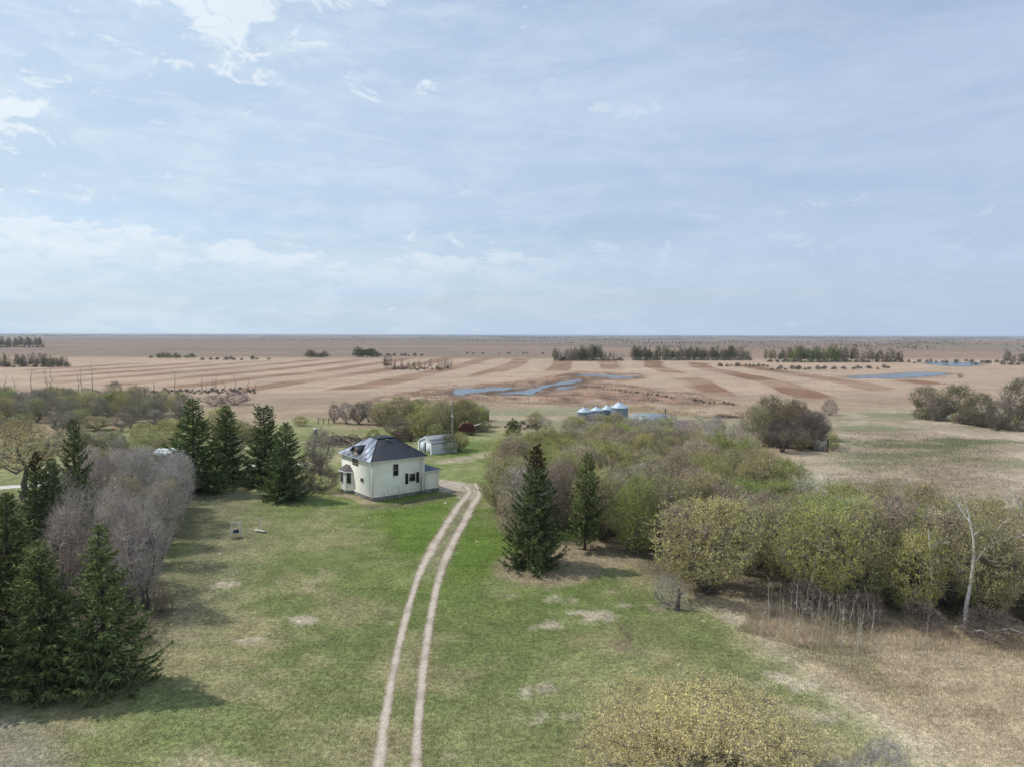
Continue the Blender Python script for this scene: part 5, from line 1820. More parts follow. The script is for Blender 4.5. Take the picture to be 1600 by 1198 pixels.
for k in range(7):
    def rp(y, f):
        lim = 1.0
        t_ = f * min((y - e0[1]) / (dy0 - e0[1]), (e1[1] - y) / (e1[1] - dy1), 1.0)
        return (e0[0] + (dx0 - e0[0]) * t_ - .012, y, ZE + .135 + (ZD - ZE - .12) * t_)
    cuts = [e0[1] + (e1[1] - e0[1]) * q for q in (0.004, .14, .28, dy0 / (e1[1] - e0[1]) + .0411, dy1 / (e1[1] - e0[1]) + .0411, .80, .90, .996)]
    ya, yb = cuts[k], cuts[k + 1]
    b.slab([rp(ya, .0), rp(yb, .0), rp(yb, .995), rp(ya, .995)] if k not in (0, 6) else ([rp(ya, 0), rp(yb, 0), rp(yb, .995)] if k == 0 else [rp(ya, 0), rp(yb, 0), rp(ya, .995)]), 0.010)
b.build('roof_sheet', roof_mat('pale_metal_sheet', (0.25, 0.28, 0.33), 0.58, metal=0.5, var=0.03), roof)
b = B()   # hip cappings and panel seams
for a, c in zip(ev, dk):
    b.tube([(a[0], a[1], a[2] + .02), (c[0], c[1], c[2] + .02)], 0.045, 6)
for i in range(1, 13):          # seams on the slope over the long left wall
    y = e0[1] + (e1[1] - e0[1]) * i / 13
    # run up until a hip is met
    t = min((y - e0[1]) / (dy0 - e0[1]), (e1[1] - y) / (e1[1] - dy1), 1.0)
    p0 = (e0[0], y, ZE + .13)
    p1 = (e0[0] + (dx0 - e0[0]) * t, y, ZE + .13 + (ZD - ZE - .12) * t)
    b.tube([p0, p1], 0.014, 4)
for i in range(1, 11):
    x = e0[0] + (e1[0] - e0[0]) * i / 11
    t = min((x - e0[0]) / (dx0 - e0[0]), (e1[0] - x) / (e1[0] - dx1), 1.0)
    b.tube([(x, e0[1], ZE + .13), (x, e0[1] + (dy0 - e0[1]) * t, ZE + .13 + (ZD - ZE - .12) * t)], 0.010, 4)
b.build('roof_seam', M_ROOF, roof)
b = B()   # soffit and fascia
b.box(e0[0] + .01, e1[0] - .01, e0[1] + .01, e1[1] - .01, ZE + .001, ZE + .118)
b.build('fascia', M_TRIM, H)
b = B()
t = 0.86
vx, vy, vz = 4.2, e0[1] + (dy0 - e0[1]) * t, ZE + .12 + (ZD - ZE - .12) * t
b.box(vx - .2, vx + .2, vy - .12, vy + .3, vz - .1, vz + .16)
b.box(vx - .26, vx + .26, vy - .2, vy + .3, vz + .16, vz + .21)
b.build('roof_vent', mat('grey_vent', (0.14, 0.14, 0.14), 0.6), roof)
# wall dormer on the left slope, weathered and broken
D0, D1, DZ0, DZ1 = 4.25, 6.15, 4.35, 6.25
b = B()
sl_ = (ZD - ZE - .12) / (dx0 + ov)
xin = lambda z: (z - ZE - .12) / sl_ - ov
for yy in (D0, D1):
    b.slab([(-.06, yy, ZE), (-.06, yy, DZ1), (xin(DZ1) + .05, yy, DZ1), (0.2, yy, ZE)], 0.04)
b.box(-.07, -.03, D0, D1, DZ0, DZ1)
b.poly([(-.07, D0, DZ1), (-.07, D1, DZ1), (-.07, (D0 + D1) / 2, DZ1 + .5), (-.02, D0, DZ1), (-.02, D1, DZ1), (-.02, (D0 + D1) / 2, DZ1 + .5)], [(0, 2, 1), (3, 4, 5)])
dorm = b.build('dormer', mat('stripped_dormer_board', (0.36, 0.27, 0.22), 0.9, var=0.4, scale=4), H)
ym = (D0 + D1) / 2
zr = 7.15
b = B()
b.slab([(-.35, D1 + .3, DZ1 - .02), (-.35, ym, zr), (xin(zr), ym, zr), (xin(DZ1) , D1 + .3, DZ1 - .02)], 0.05)
b.slab([(-.28, D0 - .3, DZ1 - .02), (xin(DZ1), D0 - .3, DZ1 - .02), (xin(zr), ym, zr), (-.28, ym, zr)], 0.05)
b.build('dormer_roof', M_ROOF, dorm)
for c in (4.75, 5.65):
    window_on(dorm, 'y', c, 0.5, 4.62, 6.0, -0.075, (1, 2), mat('peeled_white_frame', (0.5, 0.45, 0.4), 0.8, var=0.4, scale=6))
# windows on the right hand wall
window_on(H, 'x', 3.63, 0.70, 3.24, 4.78, -0.02, (1, 2), mat('tan_frame', (0.35, 0.32, 0.26), 0.8))
window_on(H, 'x', 6.31, 0.86, 2.14, 3.12, -0.02, (1, 1), mat('grey_green_frame', (0.30, 0.31, 0.27), 0.7), 0.05)
for c in (5.40, 7.20):
    b = B()
    b.box(c - .24, c + .24, -.055, -.02, 1.78, 3.32)
    for k in range(12):
        z = 1.86 + k * .118
        b.box(c - .19, c + .19, -.068, -.055, z, z + .07)
    b.build('shutter', M_BLACK, H)
b = B(); b.tube([(7.75, -.09, .5), (7.75, -.09, 2.6)], .05, 6); b.tube([(7.75, -.09, .5), (7.9, -.3, .12)], .05, 6)
b.build('downpipe', mat('dark_green_pipe', (0.05, 0.09, 0.06), 0.5), H)
b = B(); b.tube([(7.75, -.09, 2.6), (7.75, -.09, 5.3)], .035, 6); b.build('downpipe', mat('pale_pipe', (0.55, 0.57, 0.45), 0.6), H)
window_on(H, 'y', 3.05, 0.80, 2.30, 2.74, -0.02, (1, 1), mat('worn_pink_frame', (0.42, 0.34, 0.30), 0.8))
# bay on the left wall
BY0, BY1, BD, BZ = 6.1, 9.2, 0.85, 3.25
foot = [(0, BY0), (-BD, BY0 + .75), (-BD, BY1 - .75), (0, BY1)]
b = B()
for z0, z1, o in [(ZF + k * .2, min(ZF + (k + 1) * .2, BZ), 0) for k in range(14)]:
    lo = [(x - (.02 if x < 0 else 0), y, z0) for x, y in foot]
    hi = [(x, y, z1) for x, y in foot]
    b.poly(lo + hi, [(i + 1, i, 4 + i, 5 + i) for i in range(3)])
bay = b.build('bay', M_SIDE, H)
b = B()
b.poly([(x * .96, y, -.2) for x, y in foot] + [(x * .96, y, ZF + .01) for x, y in foot], [(i + 1, i, 4 + i, 5 + i) for i in range(3)])
b.build('bay_base', M_CONC, bay)
b = B()
o = [(0.0, BY0 - .3, BZ), (-BD - .3, BY0 + .6, BZ), (-BD - .3, BY1 - .6, BZ), (0.0, BY1 + .3, BZ)]
tp = [(0.0, BY0 + .9, BZ + .85), (0.0, BY1 - .9, BZ + .85)]
b.poly(o + tp, [(1, 2, 5, 4)])
b.poly(o + tp, [(0, 1, 4), (2, 3, 5)])
b.poly(o, [(3, 2, 1, 0)])
b.build('bay_roof', mat('bay_shingle', (0.11, 0.10, 0.095), 0.9, var=0.3, scale=5), bay)
b = B()
b.slab([(o_[0], o_[1], BZ + .02) for o_ in o], 0.16)
b.build('bay_fascia', M_TRIM, bay)


def facet_window(p, q, f0, f1, z0, z1):
    P, Q = Vector((p[0], p[1], 0)), Vector((q[0], q[1], 0))
    d = (Q - P).normalized()
    nn = Vector((-d.y, d.x, 0))
    if nn.dot(Vector((-1, -.3, 0))) < 0:
        nn = -nn
    L = (Q - P).length
    a, c = P + d * L * f0, P + d * L * f1

    def quad(bb, s, e, za, zb, o1, o2):
        v = [s + nn * o1, e + nn * o1, e + nn * o2, s + nn * o2]
        bb.poly([(k.x, k.y, za) for k in v] + [(k.x, k.y, zb) for k in v], [(3, 2, 1, 0), (4, 5, 6, 7), (0, 1, 5, 4), (1, 2, 6, 5), (2, 3, 7, 6), (3, 0, 4, 7)])
    bb = B()
    w_ = .07
    quad(bb, a - d * w_, a, z0 - w_, z1 + w_, 0.0, .07)
    quad(bb, c, c + d * w_, z0 - w_, z1 + w_, 0.0, .07)
    quad(bb, a, c, z1, z1 + w_, 0.0, .07)
    quad(bb, a, c, z0 - w_, z0, 0.0, .08)
    f = bb.build('window', M_TRIM, bay)
    bb = B()
    quad(bb, a + d * .001, c - d * .001, z0 + .001, z1 - .001, 0.005, .04)
    bb.build('pane', M_GLASS, f)


facet_window(foot[0], foot[1], 0.24, 0.80, 1.50, 3.0)
facet_window(foot[1], foot[2], 0.42, 0.92, 1.50, 3.0)
# lean-to annex
AX0, AX1, AY0, AY1, AZ = LU, 10.95, 0.22, 5.6, 3.15
b = B(); b.box(AX0, AX1 - .04, AY0 + .04, AY1 - .04, -.4, ZF + .02); an = b.build('annex_foundation', M_CONC, H)
b = B(); lap_wall(b, AX0 + .03, AX1, AY0, AY1, ZF + .02, AZ); b.box(AX0 + .03, AX1 - .005, AY0 + .005, AY1 - .005, ZF + .02, AZ)
anx = b.build('annex', M_SIDE, H)
b = B()
q = [(AX0 + .03, AY0 - .32, AZ + .06), (AX1 + .35, AY0 - .32, AZ + .06), (AX1 + .35, AY1 + .3, AZ + .06), (AX0 + .03, AY1 + .3, AZ + .06)]
w2 = [(AX0 + .03, AY0 + 1.7, AZ + 1.25), (AX0 + .03, AY1 - 1.7, AZ + 1.25)]
b.poly(q + w2, [(1, 2, 5, 4), (3, 2, 1, 0)])
b.poly(q + w2, [(0, 1, 4), (2, 3, 5)])
b.build('annex_roof', M_ROOF2, anx)
b = B()   # bright worn metal sheets on the end slope
P1, P2 = Vector(q[1]), Vector(q[2])
T1, T2 = Vector(w2[0]), Vector(w2[1])
nrm = (P2 - P1).cross(T2 - P1).normalized()
if nrm.z < 0:
    nrm = -nrm
for s0, s1 in ((0.04, .30), (.33, .60), (.63, .95)):
    qq = [P1.lerp(P2, s0), P1.lerp(P2, s1), T1.lerp(T2, s1), T1.lerp(T2, s0)]
    b.slab([tuple(v_ + nrm * .03) for v_ in qq], 0.02)
b.build('roof_sheet', mat('bright_worn_metal', (0.72, 0.73, 0.76), 0.35, var=0.08, metal=0.3), anx)
b = B(); b.slab([(v_[0], v_[1], AZ + .05) for v_ in q], .14); b.build('fascia', M_TRIM, anx)
# leafless stems against the wall
c_, s_ = math.cos(HR), math.sin(HR)
HOUSE_STEMS = [(hx + c_ * u_ + s_ * .8, hy + s_ * u_ - c_ * .8, h_) for u_, h_ in ((.9, 1.0), (1.5, 1.3), (2.3, 2.0), (2.6, 1.8), (3.3, 1.5), (3.7, 2.1), (4.1, 1.7), (4.4, 1.9))]

# ------------------------------------------------------------------ white garage
gx, gy = G(675, 710)
Gr = empty('garage', (gx, gy, 0), R_(36))
tag(Gr, 'white metal garage with a rounded gable front behind the house', 'garage')
M_WMET = mat('white_sheet_metal', (0.74, 0.76, 0.78), 0.45, var=0.06, scale=1.5)
M_GMET = roof_mat('grey_sheet_metal', (0.16, 0.17, 0.19), 0.65, var=0.08, metal=0.1)
prof = [(0, 0), (0, 1.95), (0.15, 2.25), (0.45, 2.5), (2.75, 3.35), (5.05, 2.5), (5.35, 2.25), (5.5, 1.95), (5.5, 0)]
GLn = 5.7
b = B()
for i in (0, 7):
    pass
wall_mi = {0: 0, 7: 0}
nseg = 60
for i in range(len(prof) - 1):
    if i in (0, 7):
        (ya, za), (yb, zb) = prof[i], prof[i + 1]
        vs, fs = [], []
        for k in range(nseg + 1):      # corrugation
            o_ = 0.018 * (1 if k % 2 else -1)
            x = GLn * k / nseg
            vs += [(x, ya + o_, za), (x, yb + o_, zb)]
            if k:
                fs.append((2 * k - 2, 2 * k, 2 * k + 1, 2 * k - 1))
        b.poly(vs, fs)
b.poly([(GLn, y, z) for y, z in prof], [tuple(range(9))])
b.build('wall', mat('pale_corrugated_wall', (0.64, 0.65, 0.65), 0.55, var=0.08), Gr)
b = B()
for i in range(1, 7):
    (ya, za), (yb, zb) = prof[i], prof[i + 1]
    b.slab([(-.12, ya, za), (GLn + .1, ya, za), (GLn + .1, yb, zb), (-.12, yb, zb)], 0.03)
b.build('roof', M_GMET, Gr)
b = B()   # front frame around the doorway
inn = [(0.5, 0), (0.5, 1.8), (0.75, 2.15), (2.75, 2.85), (4.75, 2.15), (5.0, 1.8), (5.0, 0)]
outp = [(0, 0), (0, 1.95), (0.45, 2.5), (2.75, 3.33), (5.05, 2.5), (5.5, 1.95), (5.5, 0)]
for i in range(6):
    a, c, d_, e_ = outp[i], outp[i + 1], inn[i + 1], inn[i]
    v = [(-.06, *a), (-.06, *c), (-.06, *d_), (-.06, *e_), (.02, *a), (.02, *c), (.02, *d_), (.02, *e_)]
    b.poly(v, [(0, 1, 2, 3), (7, 6, 5, 4), (0, 4, 5, 1), (2, 6, 7, 3)])
b.build('front_frame', M_WMET, Gr)
for y0, y1, hh in ((0.52, 2.45, 2.05), (3.0, 4.98, 2.05)):
    b = B()
    b.box(0.06, 0.11, y0, y1, 0.03, hh)
    for k in range(1, 5):
        y = y0 + (y1 - y0) * k / 5
        b.box(0.045, 0.06, y - .015, y + .015, .05, hh - .03)
    b.build('door', mat('door_sheet', (0.60, 0.64, 0.69), 0.45, var=0.08), Gr)
b = B(); b.box(.13, .17, .5, 5.0, .01, 2.1); b.poly([(.15, .6, 2.1), (.15, 4.9, 2.1), (.15, 2.75, 2.83)], [(0, 2, 1)]); b.build('doorway', M_VOID, Gr)
b = B(); b.poly([(.1, .6, 2.07), (.1, 4.9, 2.07), (.1, 4.72, 2.18), (.1, 2.75, 2.83), (.1, .78, 2.18)], [(0, 4, 3, 2, 1)]); b.build('gable_sheet', M_WMET, Gr)

# ------------------------------------------------------------------ utility pole
x, y = G(707, 690)
U_ = empty('utility_pole', (x, y, 0))
tag(U_, 'tall grey wooden utility pole rising behind the white garage', 'utility pole')
hp = HT(707, 690, 627)
M_POLE = mat('pole_wood', (0.30, 0.275, 0.25), 0.9, var=0.2, scale=2)
b = B(); b.tube([(0, 0, -.2), (0.02, 0, hp)], [.17, .12], 10); b.build('pole', M_POLE, U_, True)
b = B(); b.box(-.17, .17, -.2, -.1, hp * .62, hp * .62 + .35); b.build('meter_box', M_WMET, U_)
b = B(); b.lathe([(0, hp), (.06, hp), (.07, hp + .12), (.03, hp + .2), (0, hp + .2)], 10); b.build('insulator', M_WMET, U_, True)

# ------------------------------------------------------------------ grain bins
M_STEEL = roof_mat('galvanised_steel', (0.24, 0.29, 0.34), 0.5, metal=0.6, var=0.12)
M_STEEL2 = roof_mat('galvanised_roof', (0.40, 0.47, 0.53), 0.5, metal=0.4, var=0.1)


def bin_(px, pe, wpx, Y, label):
    d = ray(px, pe)
    t_ = Y / d.y
    X = d.x * t_
    ze = CAMH + d.z * t_
    rad = wpx / 2 * Y / FPX
    o = empty('grain_bin', (X, Y, 0), random.random() * 6)
    tag(o, label, 'grain bin', 'steel grain bins in a row')
    b = B()
    pr = []
    z = 0.0
    k = 0
    while z < ze:
        pr.append((rad + (0.025 if k % 2 else 0.0), z))
        z += 0.11
        k += 1
    pr.append((rad, ze))
    b.lathe(pr, 36)
    b.build('wall', M_STEEL, o, True)
    hc = rad * 0.62
    b = B()
    n = 36
    vs, fs = [], []
    for k in range(n):
        a = 2 * math.pi * k / n
        up = 0.04 if k % 2 else 0
        vs.append(((rad + .12) * math.cos(a), (rad + .12) * math.sin(a), ze - .03 + up))
        vs.append((.22 * math.cos(a), .22 * math.sin(a), ze + hc + up * .3))
    for k in range(n):
        j = (k + 1) % n
        fs.append((2 * k, 2 * j, 2 * j + 1, 2 * k + 1))
    b.poly(vs, fs)
    b.lathe([(rad + .13, ze - .1), (rad + .13, ze - .02)], 36)
    rf = b.build('roof', M_STEEL2, o)
    b = B()
    b.lathe([(.24, ze + hc - .02), (.24, ze + hc + .16), (.34, ze + hc + .17), (.02, ze + hc + .34)], 14)
    b.build('cap', M_STEEL, rf)
    b = B()
    b.box(rad - .03, rad + .08, -.35, .35, .5, 1.7)
    b.build('door', M_STEEL2, o)
    return o


bin_(913, 642.5, 22, 183.5, 'leftmost of the four steel grain bins, standing a little apart')
bin_(932.5, 640.5, 19, 186, 'second steel grain bin from the left, small with a low cone roof')
bin_(949.5, 638.8, 20, 189, 'third steel grain bin from the left, partly hidden by the biggest bin')
bin_(968, 636, 27, 183, 'biggest steel grain bin, at the right end of the four')

# ------------------------------------------------------------------ low building with blue grey roof
x, y = G(1016, 664)
Y0 = 172.0
S_ = empty('metal_roofed_shed', (ray(1016, 655).x * Y0, Y0, 0), R_(-4))
tag(S_, 'low shed with a blue grey metal roof right of the grain bins', 'shed')
b = B(); b.box(-4.3, 4.3, .15, 5.6, -.1, 2.35); b.build('wall', M_GREYW, S_)
b = B()
b.slab([(-4.7, -.1, 2.35), (4.7, -.1, 2.35), (4.3, 2.9, 3.75), (-3.4, 2.9, 3.75)], .06)
b.slab([(-3.4, 2.9, 3.75), (4.3, 2.9, 3.75), (4.7, 5.9, 2.35), (-4.7, 5.9, 2.35)], .06)
b.slab([(-4.7, -.1, 2.33), (-3.4, 2.9, 3.73), (-4.7, 5.9, 2.33)], .06)
rf = b.build('roof', roof_mat('blue_grey_roof', (0.24, 0.29, 0.36), 0.55, metal=0.3), S_)
b = B(); b.tube([(4.4, 4.2, 0), (4.4, 4.2, 4.9)], .14, 8); b.build('flue', M_BLACK, rf)

# ------------------------------------------------------------------ shed with patchy roof at left
Y0 = 112.0
xx = ray(255, 690).x * Y0
S_ = empty('old_shed', (xx, Y0, 0), R_(12))
tag(S_, 'old shed with a patchy grey and white hipped roof behind the bare trees', 'shed')
zt, ztop = 3.35, 4.95
b = B(); b.box(-2.9, 2.9, -2.4, 2.4, -.1, zt); b.build('wall', mat('pale_shed_wall', (0.42, 0.42, 0.40), 0.9, var=0.15), S_)
mr = bpy.data.materials.new('patchy_shingle')
mr.use_nodes = True
t = NT(mr.node_tree)
tcn = t.n('ShaderNodeTexCoord')
k_ = t.ramp(t.noise(tcn.outputs['Object'], 3.2, 4, 0.7), 0.44, 0.54, 0, 1)
t.l(t.mix(k_, (0.16, 0.165, 0.17), (0.60, 0.62, 0.64)), mr.node_tree.nodes['Principled BSDF'].inputs['Base Color'])
mr.node_tree.nodes['Principled BSDF'].inputs['Roughness'].default_value = 0.8
b = B()
q = [(-3.3, -2.8, zt), (3.3, -2.8, zt), (3.3, 2.8, zt), (-3.3, 2.8, zt), (-1.2, 0, ztop), (1.2, 0, ztop)]
b.poly(q, [(0, 1, 5, 4), (2, 3, 4, 5), (3, 2, 1, 0)])
b.poly(q, [(1, 2, 5), (3, 0, 4)])
b.build('roof', mr, S_)

# ------------------------------------------------------------------ narrow weathered shed
x, y = G(757, 656)
S_ = empty('outhouse', (x, y, 0), R_(20))
tag(S_, 'narrow weathered board shed at the right end of the green clump', 'shed')
b = B(); b.box(-1.0, 1.0, -.9, .9, 0, 2.7)
for k in range(9):
    b.box(-1.0 + k * .225, -.8 + k * .225 + .0, -.925, -.9, 0, 2.68)
b.build('wall', M_GREYW, S_)
b = B(); b.slab([(-1.2, -1.1, 2.65), (1.2, -1.1, 2.95), (1.2, 1.1, 3.1), (-1.2, 1.1, 2.8)], .08); b.build('roof', mat('pale_shed_roof', (0.34, 0.33, 0.31), .8), S_)

# ------------------------------------------------------------------ rusty machine
M_RUST = mat('rusty_iron', (0.115, 0.040, 0.026), 0.85, var=0.55, scale=3)
M_RUST2 = mat('dark_rust', (0.055, 0.026, 0.02), 0.85, var=0.4, scale=3)


def wheel(parent, x, y, r, w_, m_rim, m_spk):
    b = B()
    n = 22
    vs, fs = [], []
    for k in range(n):
        a = 2 * math.pi * k / n
        for rr_, yy in ((r, -w_ / 2), (r, w_ / 2), (r - .07, w_ / 2), (r - .07, -w_ / 2)):
            vs.append((x + rr_ * math.cos(a), y + yy, r + rr_ * math.sin(a)))
    for k in range(n):
        j = (k + 1) % n
        for q in range(4):
            fs.append((4 * k + q, 4 * k + (q + 1) % 4, 4 * j + (q + 1) % 4, 4 * j + q))
    b.poly(vs, fs)
    wo_ = b.build('wheel', m_rim, parent)
    b = B()
    for k in range(8):
        a = math.pi * 2 * k / 8
        b.tube([(x, y, r), (x + (r - .05) * math.cos(a), y, r + (r - .05) * math.sin(a))], .022, 4)
    b.tube([(x, y - w_ * .7, r), (x, y + w_ * .7, r)], .09, 8)
    b.build('spoke', m_spk, wo_)


x, y = G(730, 679)
S_ = empty('threshing_machine', (x, y, 0), R_(12))
tag(S_, 'rusty red threshing machine parked on the grass behind the utility pole', 'farm machine')
b = B()
b.poly([(-1.7, -.7, .8), (1.5, -.7, .7), (1.7, -.7, 2.1), (.6, -.7, 2.9), (-1.2, -.7, 2.75), (-1.9, -.7, 1.9),
        (-1.7, .7, .8), (1.5, .7, .7), (1.7, .7, 2.1), (.6, .7, 2.9), (-1.2, .7, 2.75), (-1.9, .7, 1.9)],
       [(i, (i + 1) % 6, 6 + (i + 1) % 6, 6 + i) for i in range(6)] + [(5, 4, 3, 2, 1, 0), (6, 7, 8, 9, 10, 11)])
for k in range(6):
    b.box(-1.5 + k * .55, -1.42 + k * .55, -.76, -.7, .8, 2.5)
b.build('body', M_RUST, S_)
b = B()
for cx, cz, r_ in ((-1.0, 2.0, .5), (.3, 1.5, .38), (1.0, 2.2, .3), (-.3, 2.4, .22)):
    b.tube([(cx, -.95, cz), (cx, -.78, cz)], r_, 16)
b.build('pulley', M_RUST2, S_)
b = B(); b.tube([(1.3, 0, 2.0), (2.6, -.1, 2.35), (3.2, -.1, 2.6)], [.16, .13, .11], 8); b.build('spout', mat('bleached_pipe', (0.6, 0.56, 0.5), .7), S_)
b = B(); b.slab([(-1.9, -.6, 1.9), (-2.6, -.6, 1.5), (-2.6, .6, 1.5), (-1.9, .6, 1.9)], .08); b.tube([(-.6, .2, 2.8), (-.6, .2, 3.25)], .15, 8); b.build('feeder', M_RUST2, S_)
for wx, r_ in ((-1.2, .52), (1.2, .42)):
    for wy in (-.85, .85):
        wheel(S_, wx, wy, r_, .16, M_RUST2, M_RUST)

# red and white tank in the bushes
x, y = G(697, 668)
S_ = empty('fuel_tank', (x, y, 0), R_(15))
tag(S_, 'small faded red and white tank on legs in front of the bushes', 'tank')
b = B(); b.tube([(-.95, 0, 1.75), (.75, 0, 1.75)], .48, 18); b.build('tank', mat('faded_white_paint', (0.72, 0.58, 0.50), .5, var=.1), S_, False)
b = B(); b.tube([(-1.25, 0, 1.75), (-.96, 0, 1.75)], [.40, .49], 18); b.build('end_cap', mat('faded_red_paint', (0.50, 0.14, 0.09), .6), S_)
for lx in (-.7, .55):
    for ly in (-.35, .35):
        b = B(); b.tube([(lx, ly * 1.3, 0), (lx, ly, 1.45)], .04, 6); b.build('leg', M_RUST2, S_)

# dark wagon behind the house
x, y = G(632, 689)
S_ = empty('wagon', (x, y, 0), R_(5))
tag(S_, 'dark board wagon with a reddish end standing in the brush behind the roof', 'wagon')
b = B(); b.box(-1.9, 1.9, -.8, .8, .75, .9)
for k in range(8):
    b.box(-1.85 + k * .5, -1.75 + k * .5, -.86, -.8, .75, 2.0)
for z in (1.0, 1.35, 1.7):
    b.box(-1.9, 1.9, -.80, -.76, z, z + .25)
    b.box(-1.9, 1.9, .76, .80, z, z + .25)
b.build('box', M_BROWNW, S_)
b = B(); b.box(-1.99, -1.93, -.8, .8, .8, 2.0); b.build('end_board', mat('faded_red_board', (0.20, 0.065, 0.05), .9, var=.3), S_)
for wx in (-1.3, 1.3):
    for wy in (-.95, .95):
        wheel(S_, wx, wy, .42, .1, M_RUST2, M_RUST2)

# pale box / privy beyond the lone bare tree
x, y = G(492.5, 678)
S_ = empty('utility_box', (x, y, 0), R_(15))
tag(S_, 'small blue grey metal box with a white lid beyond the lone bare tree', 'metal box')
b = B(); b.box(-.36, .36, -.36, .36, 0, 1.15); b.build('body', mat('blue_grey_paint', (0.24, 0.30, 0.38), .6), S_)
b = B(); b.slab([(-.42, -.42, 1.28), (.42, -.42, 1.28), (.42, .42, 1.36), (-.42, .42, 1.36)], .1); b.build('lid', M_WMET, S_)

# board rails beyond
x, y = G(497, 662)
S_ = empty('rail_fence', (x, y, 0), R_(12))
tag(S_, 'dark broken rail fence at the field edge left of the four small trees', 'fence')
for k in range(4):
    b = B(); b.tube([(k * 1.3, 0, 0), (k * 1.3 + .05, 0, 1.6 - .15 * (k % 2))], .09, 6); b.build('post', M_BROWNW, S_)
b = B()
b.tube([(-.2, -.1, 1.45), (4.1, -.1, 1.3)], .07, 6)
b.tube([(-.1, -.1, .95), (3.6, -.12, 1.0)], .06, 6)
b.build('rail', M_BROWNW, S_)

# ------------------------------------------------------------------ brush pile and logs
def pile(name, cx, cy, wx, wy, h, n, lmin, lmax, rad, mats, label, cat, seed):
    r = np.random.default_rng(seed)
    ang = r.uniform(0, 6.28, n)
    L = r.uniform(lmin, lmax, n)
    px_, py_ = r.normal(size=n) * wx / 3, r.normal(size=n) * wy / 3
    q = 1 - np.minimum(1, (np.hypot(px_ / wx * 2, py_ / wy * 2))) ** 1.5
    z = q * h * r.random(n) + rad
    tilt = r.normal(size=n) * 0.3
    A = np.stack([px_ - np.cos(ang) * L / 2, py_ - np.sin(ang) * L / 2, np.maximum(.04, z - tilt * L / 2)], 1)
    B_ = np.stack([px_ + np.cos(ang) * L / 2, py_ + np.sin(ang) * L / 2, np.maximum(.04, z + tilt * L / 2)], 1)
    P = curve(A, B_, 4, 0.04, r)
    P[..., 2] = np.maximum(P[..., 2], .03)
    Rr = rad * r.uniform(.3, 1.3, (n, 1)) * np.array([1, .85, .7, .45])[None]
    parts = []
    for mi_ in range(len(mats)):
        s = np.arange(n) % len(mats) == mi_
        v, f = tubes(P[s], Rr[s], 5, r)
        parts.append((v, f, mi_))
    o = link(name, mesh_from(name, parts, mats, True), loc=(cx, cy, 0))
    tag(o, label, cat)
    return o


x, y = G(541, 693)
pile('brush_pile', x, y, 13, 7, 2.3, 420, .8, 4.0, .075, [M_SNAG, M_BROWNW, mat('cut_wood', (0.45, 0.36, 0.26), .9), M_BARK], 'big pile of cut branches and dead wood left of the house roof', 'brush pile', 5)
x, y = G(1212, 657)
pile('brush_pile', x, y, 8, 3, 1.1, 110, .8, 3.0, .08, [M_SNAG, M_BARK], 'small heap of dark dead wood behind the dark grove', 'brush pile', 6)
x, y = G(1135, 652)
pile('brush_pile', x, y, 7, 3, 1.1, 100, .8, 3.0, .07, [M_BROWNW, M_BARK], 'low heap of dead wood beyond the thicket, left of the dark grove', 'brush pile', 8)
for x0, x1, ya, rad, lab in ((1517, 1548, 992, .11, 'pale fallen log under the right poplars, left one'), (1556, 1600, 990, .13, 'long fallen log reaching the right frame edge'), (1492, 1513, 984, .08, 'short pale fallen branch at the foot of the white trunk')):
    a, c = G(x0, ya), G(x1, ya + 6)
    b = B()
    b.tube([(a[0], a[1], .25), ((a[0] + c[0]) / 2, (a[1] + c[1]) / 2, .55), (c[0], c[1], .3)], [rad, rad * .8, rad * .5], 7)
    o = b.build('fallen_log', mat('bleached_log', (0.36, 0.33, 0.29), .9, var=.25), None, True)
    tag(o, lab, 'log', None)

# stump by the grey shrub
x, y = G(1058, 952)
b = B(); b.tube([(0, 0, 0), (.02, 0, .5), (.15, .05, 1.3), (.1, 0, 1.9)], [.3, .2, .13, .05], 8); b.tube([(.12, .04, 1.1), (.6, .1, 1.7)], [.08, .03], 6)
o = b.build('tree_stump', M_BARK, None, True, loc=(x, y, 0)); tag(o, 'dark jagged stump beside the grey leafless shrub', 'stump')

# ------------------------------------------------------------------ old board fence at the dark grove
A_, C2 = G(1243, 688), G(1268, 703)
A3 = G(1292, 706)
S_ = empty('board_fence', (C2[0], C2[1], 0))
tag(S_, 'leaning weathered board fence at the foot of the dark grove', 'fence')
b = B()
r = np.random.default_rng(9)
for P0, P1 in ((A_, C2), (C2, A3)):
    L = math.hypot(P1[0] - P0[0], P1[1] - P0[1])
    n = int(L / .33)
    for k in range(n):
        if r.random() < .12:
            continue
        s = k / n
        X, Y = P0[0] + (P1[0] - P0[0]) * s - C2[0], P0[1] + (P1[1] - P0[1]) * s - C2[1]
        h_ = r.uniform(1.5, 2.7)
        ln = r.normal() * .12
        b.poly([(X - .12, Y - .02, 0), (X + .12, Y - .02, 0), (X + .12, Y + .02, 0), (X - .12, Y + .02, 0), (X - .12 + ln, Y - .02, h_), (X + .12 + ln, Y - .02, h_ - .1), (X + .12 + ln, Y + .02, h_ - .1), (X - .12 + ln, Y + .02, h_)],
               [(3, 2, 1, 0), (4, 5, 6, 7), (0, 1, 5, 4), (1, 2, 6, 5), (2, 3, 7, 6), (3, 0, 4, 7)])
b.build('board_panel', mat('silver_board', (0.17, 0.16, 0.155), .95, var=.4, scale=2), S_)
for (qx, qy), h_ in ((A_, 2.2), (C2, 2.5), (A3, 2.6)):
    b = B(); b.tube([(qx - C2[0], qy - C2[1] - .15, 0), (qx - C2[0] + .1, qy - C2[1] - .15, h_)], .15, 7); b.build('post', mat('black_post', (.03, .027, .025), .95), S_)

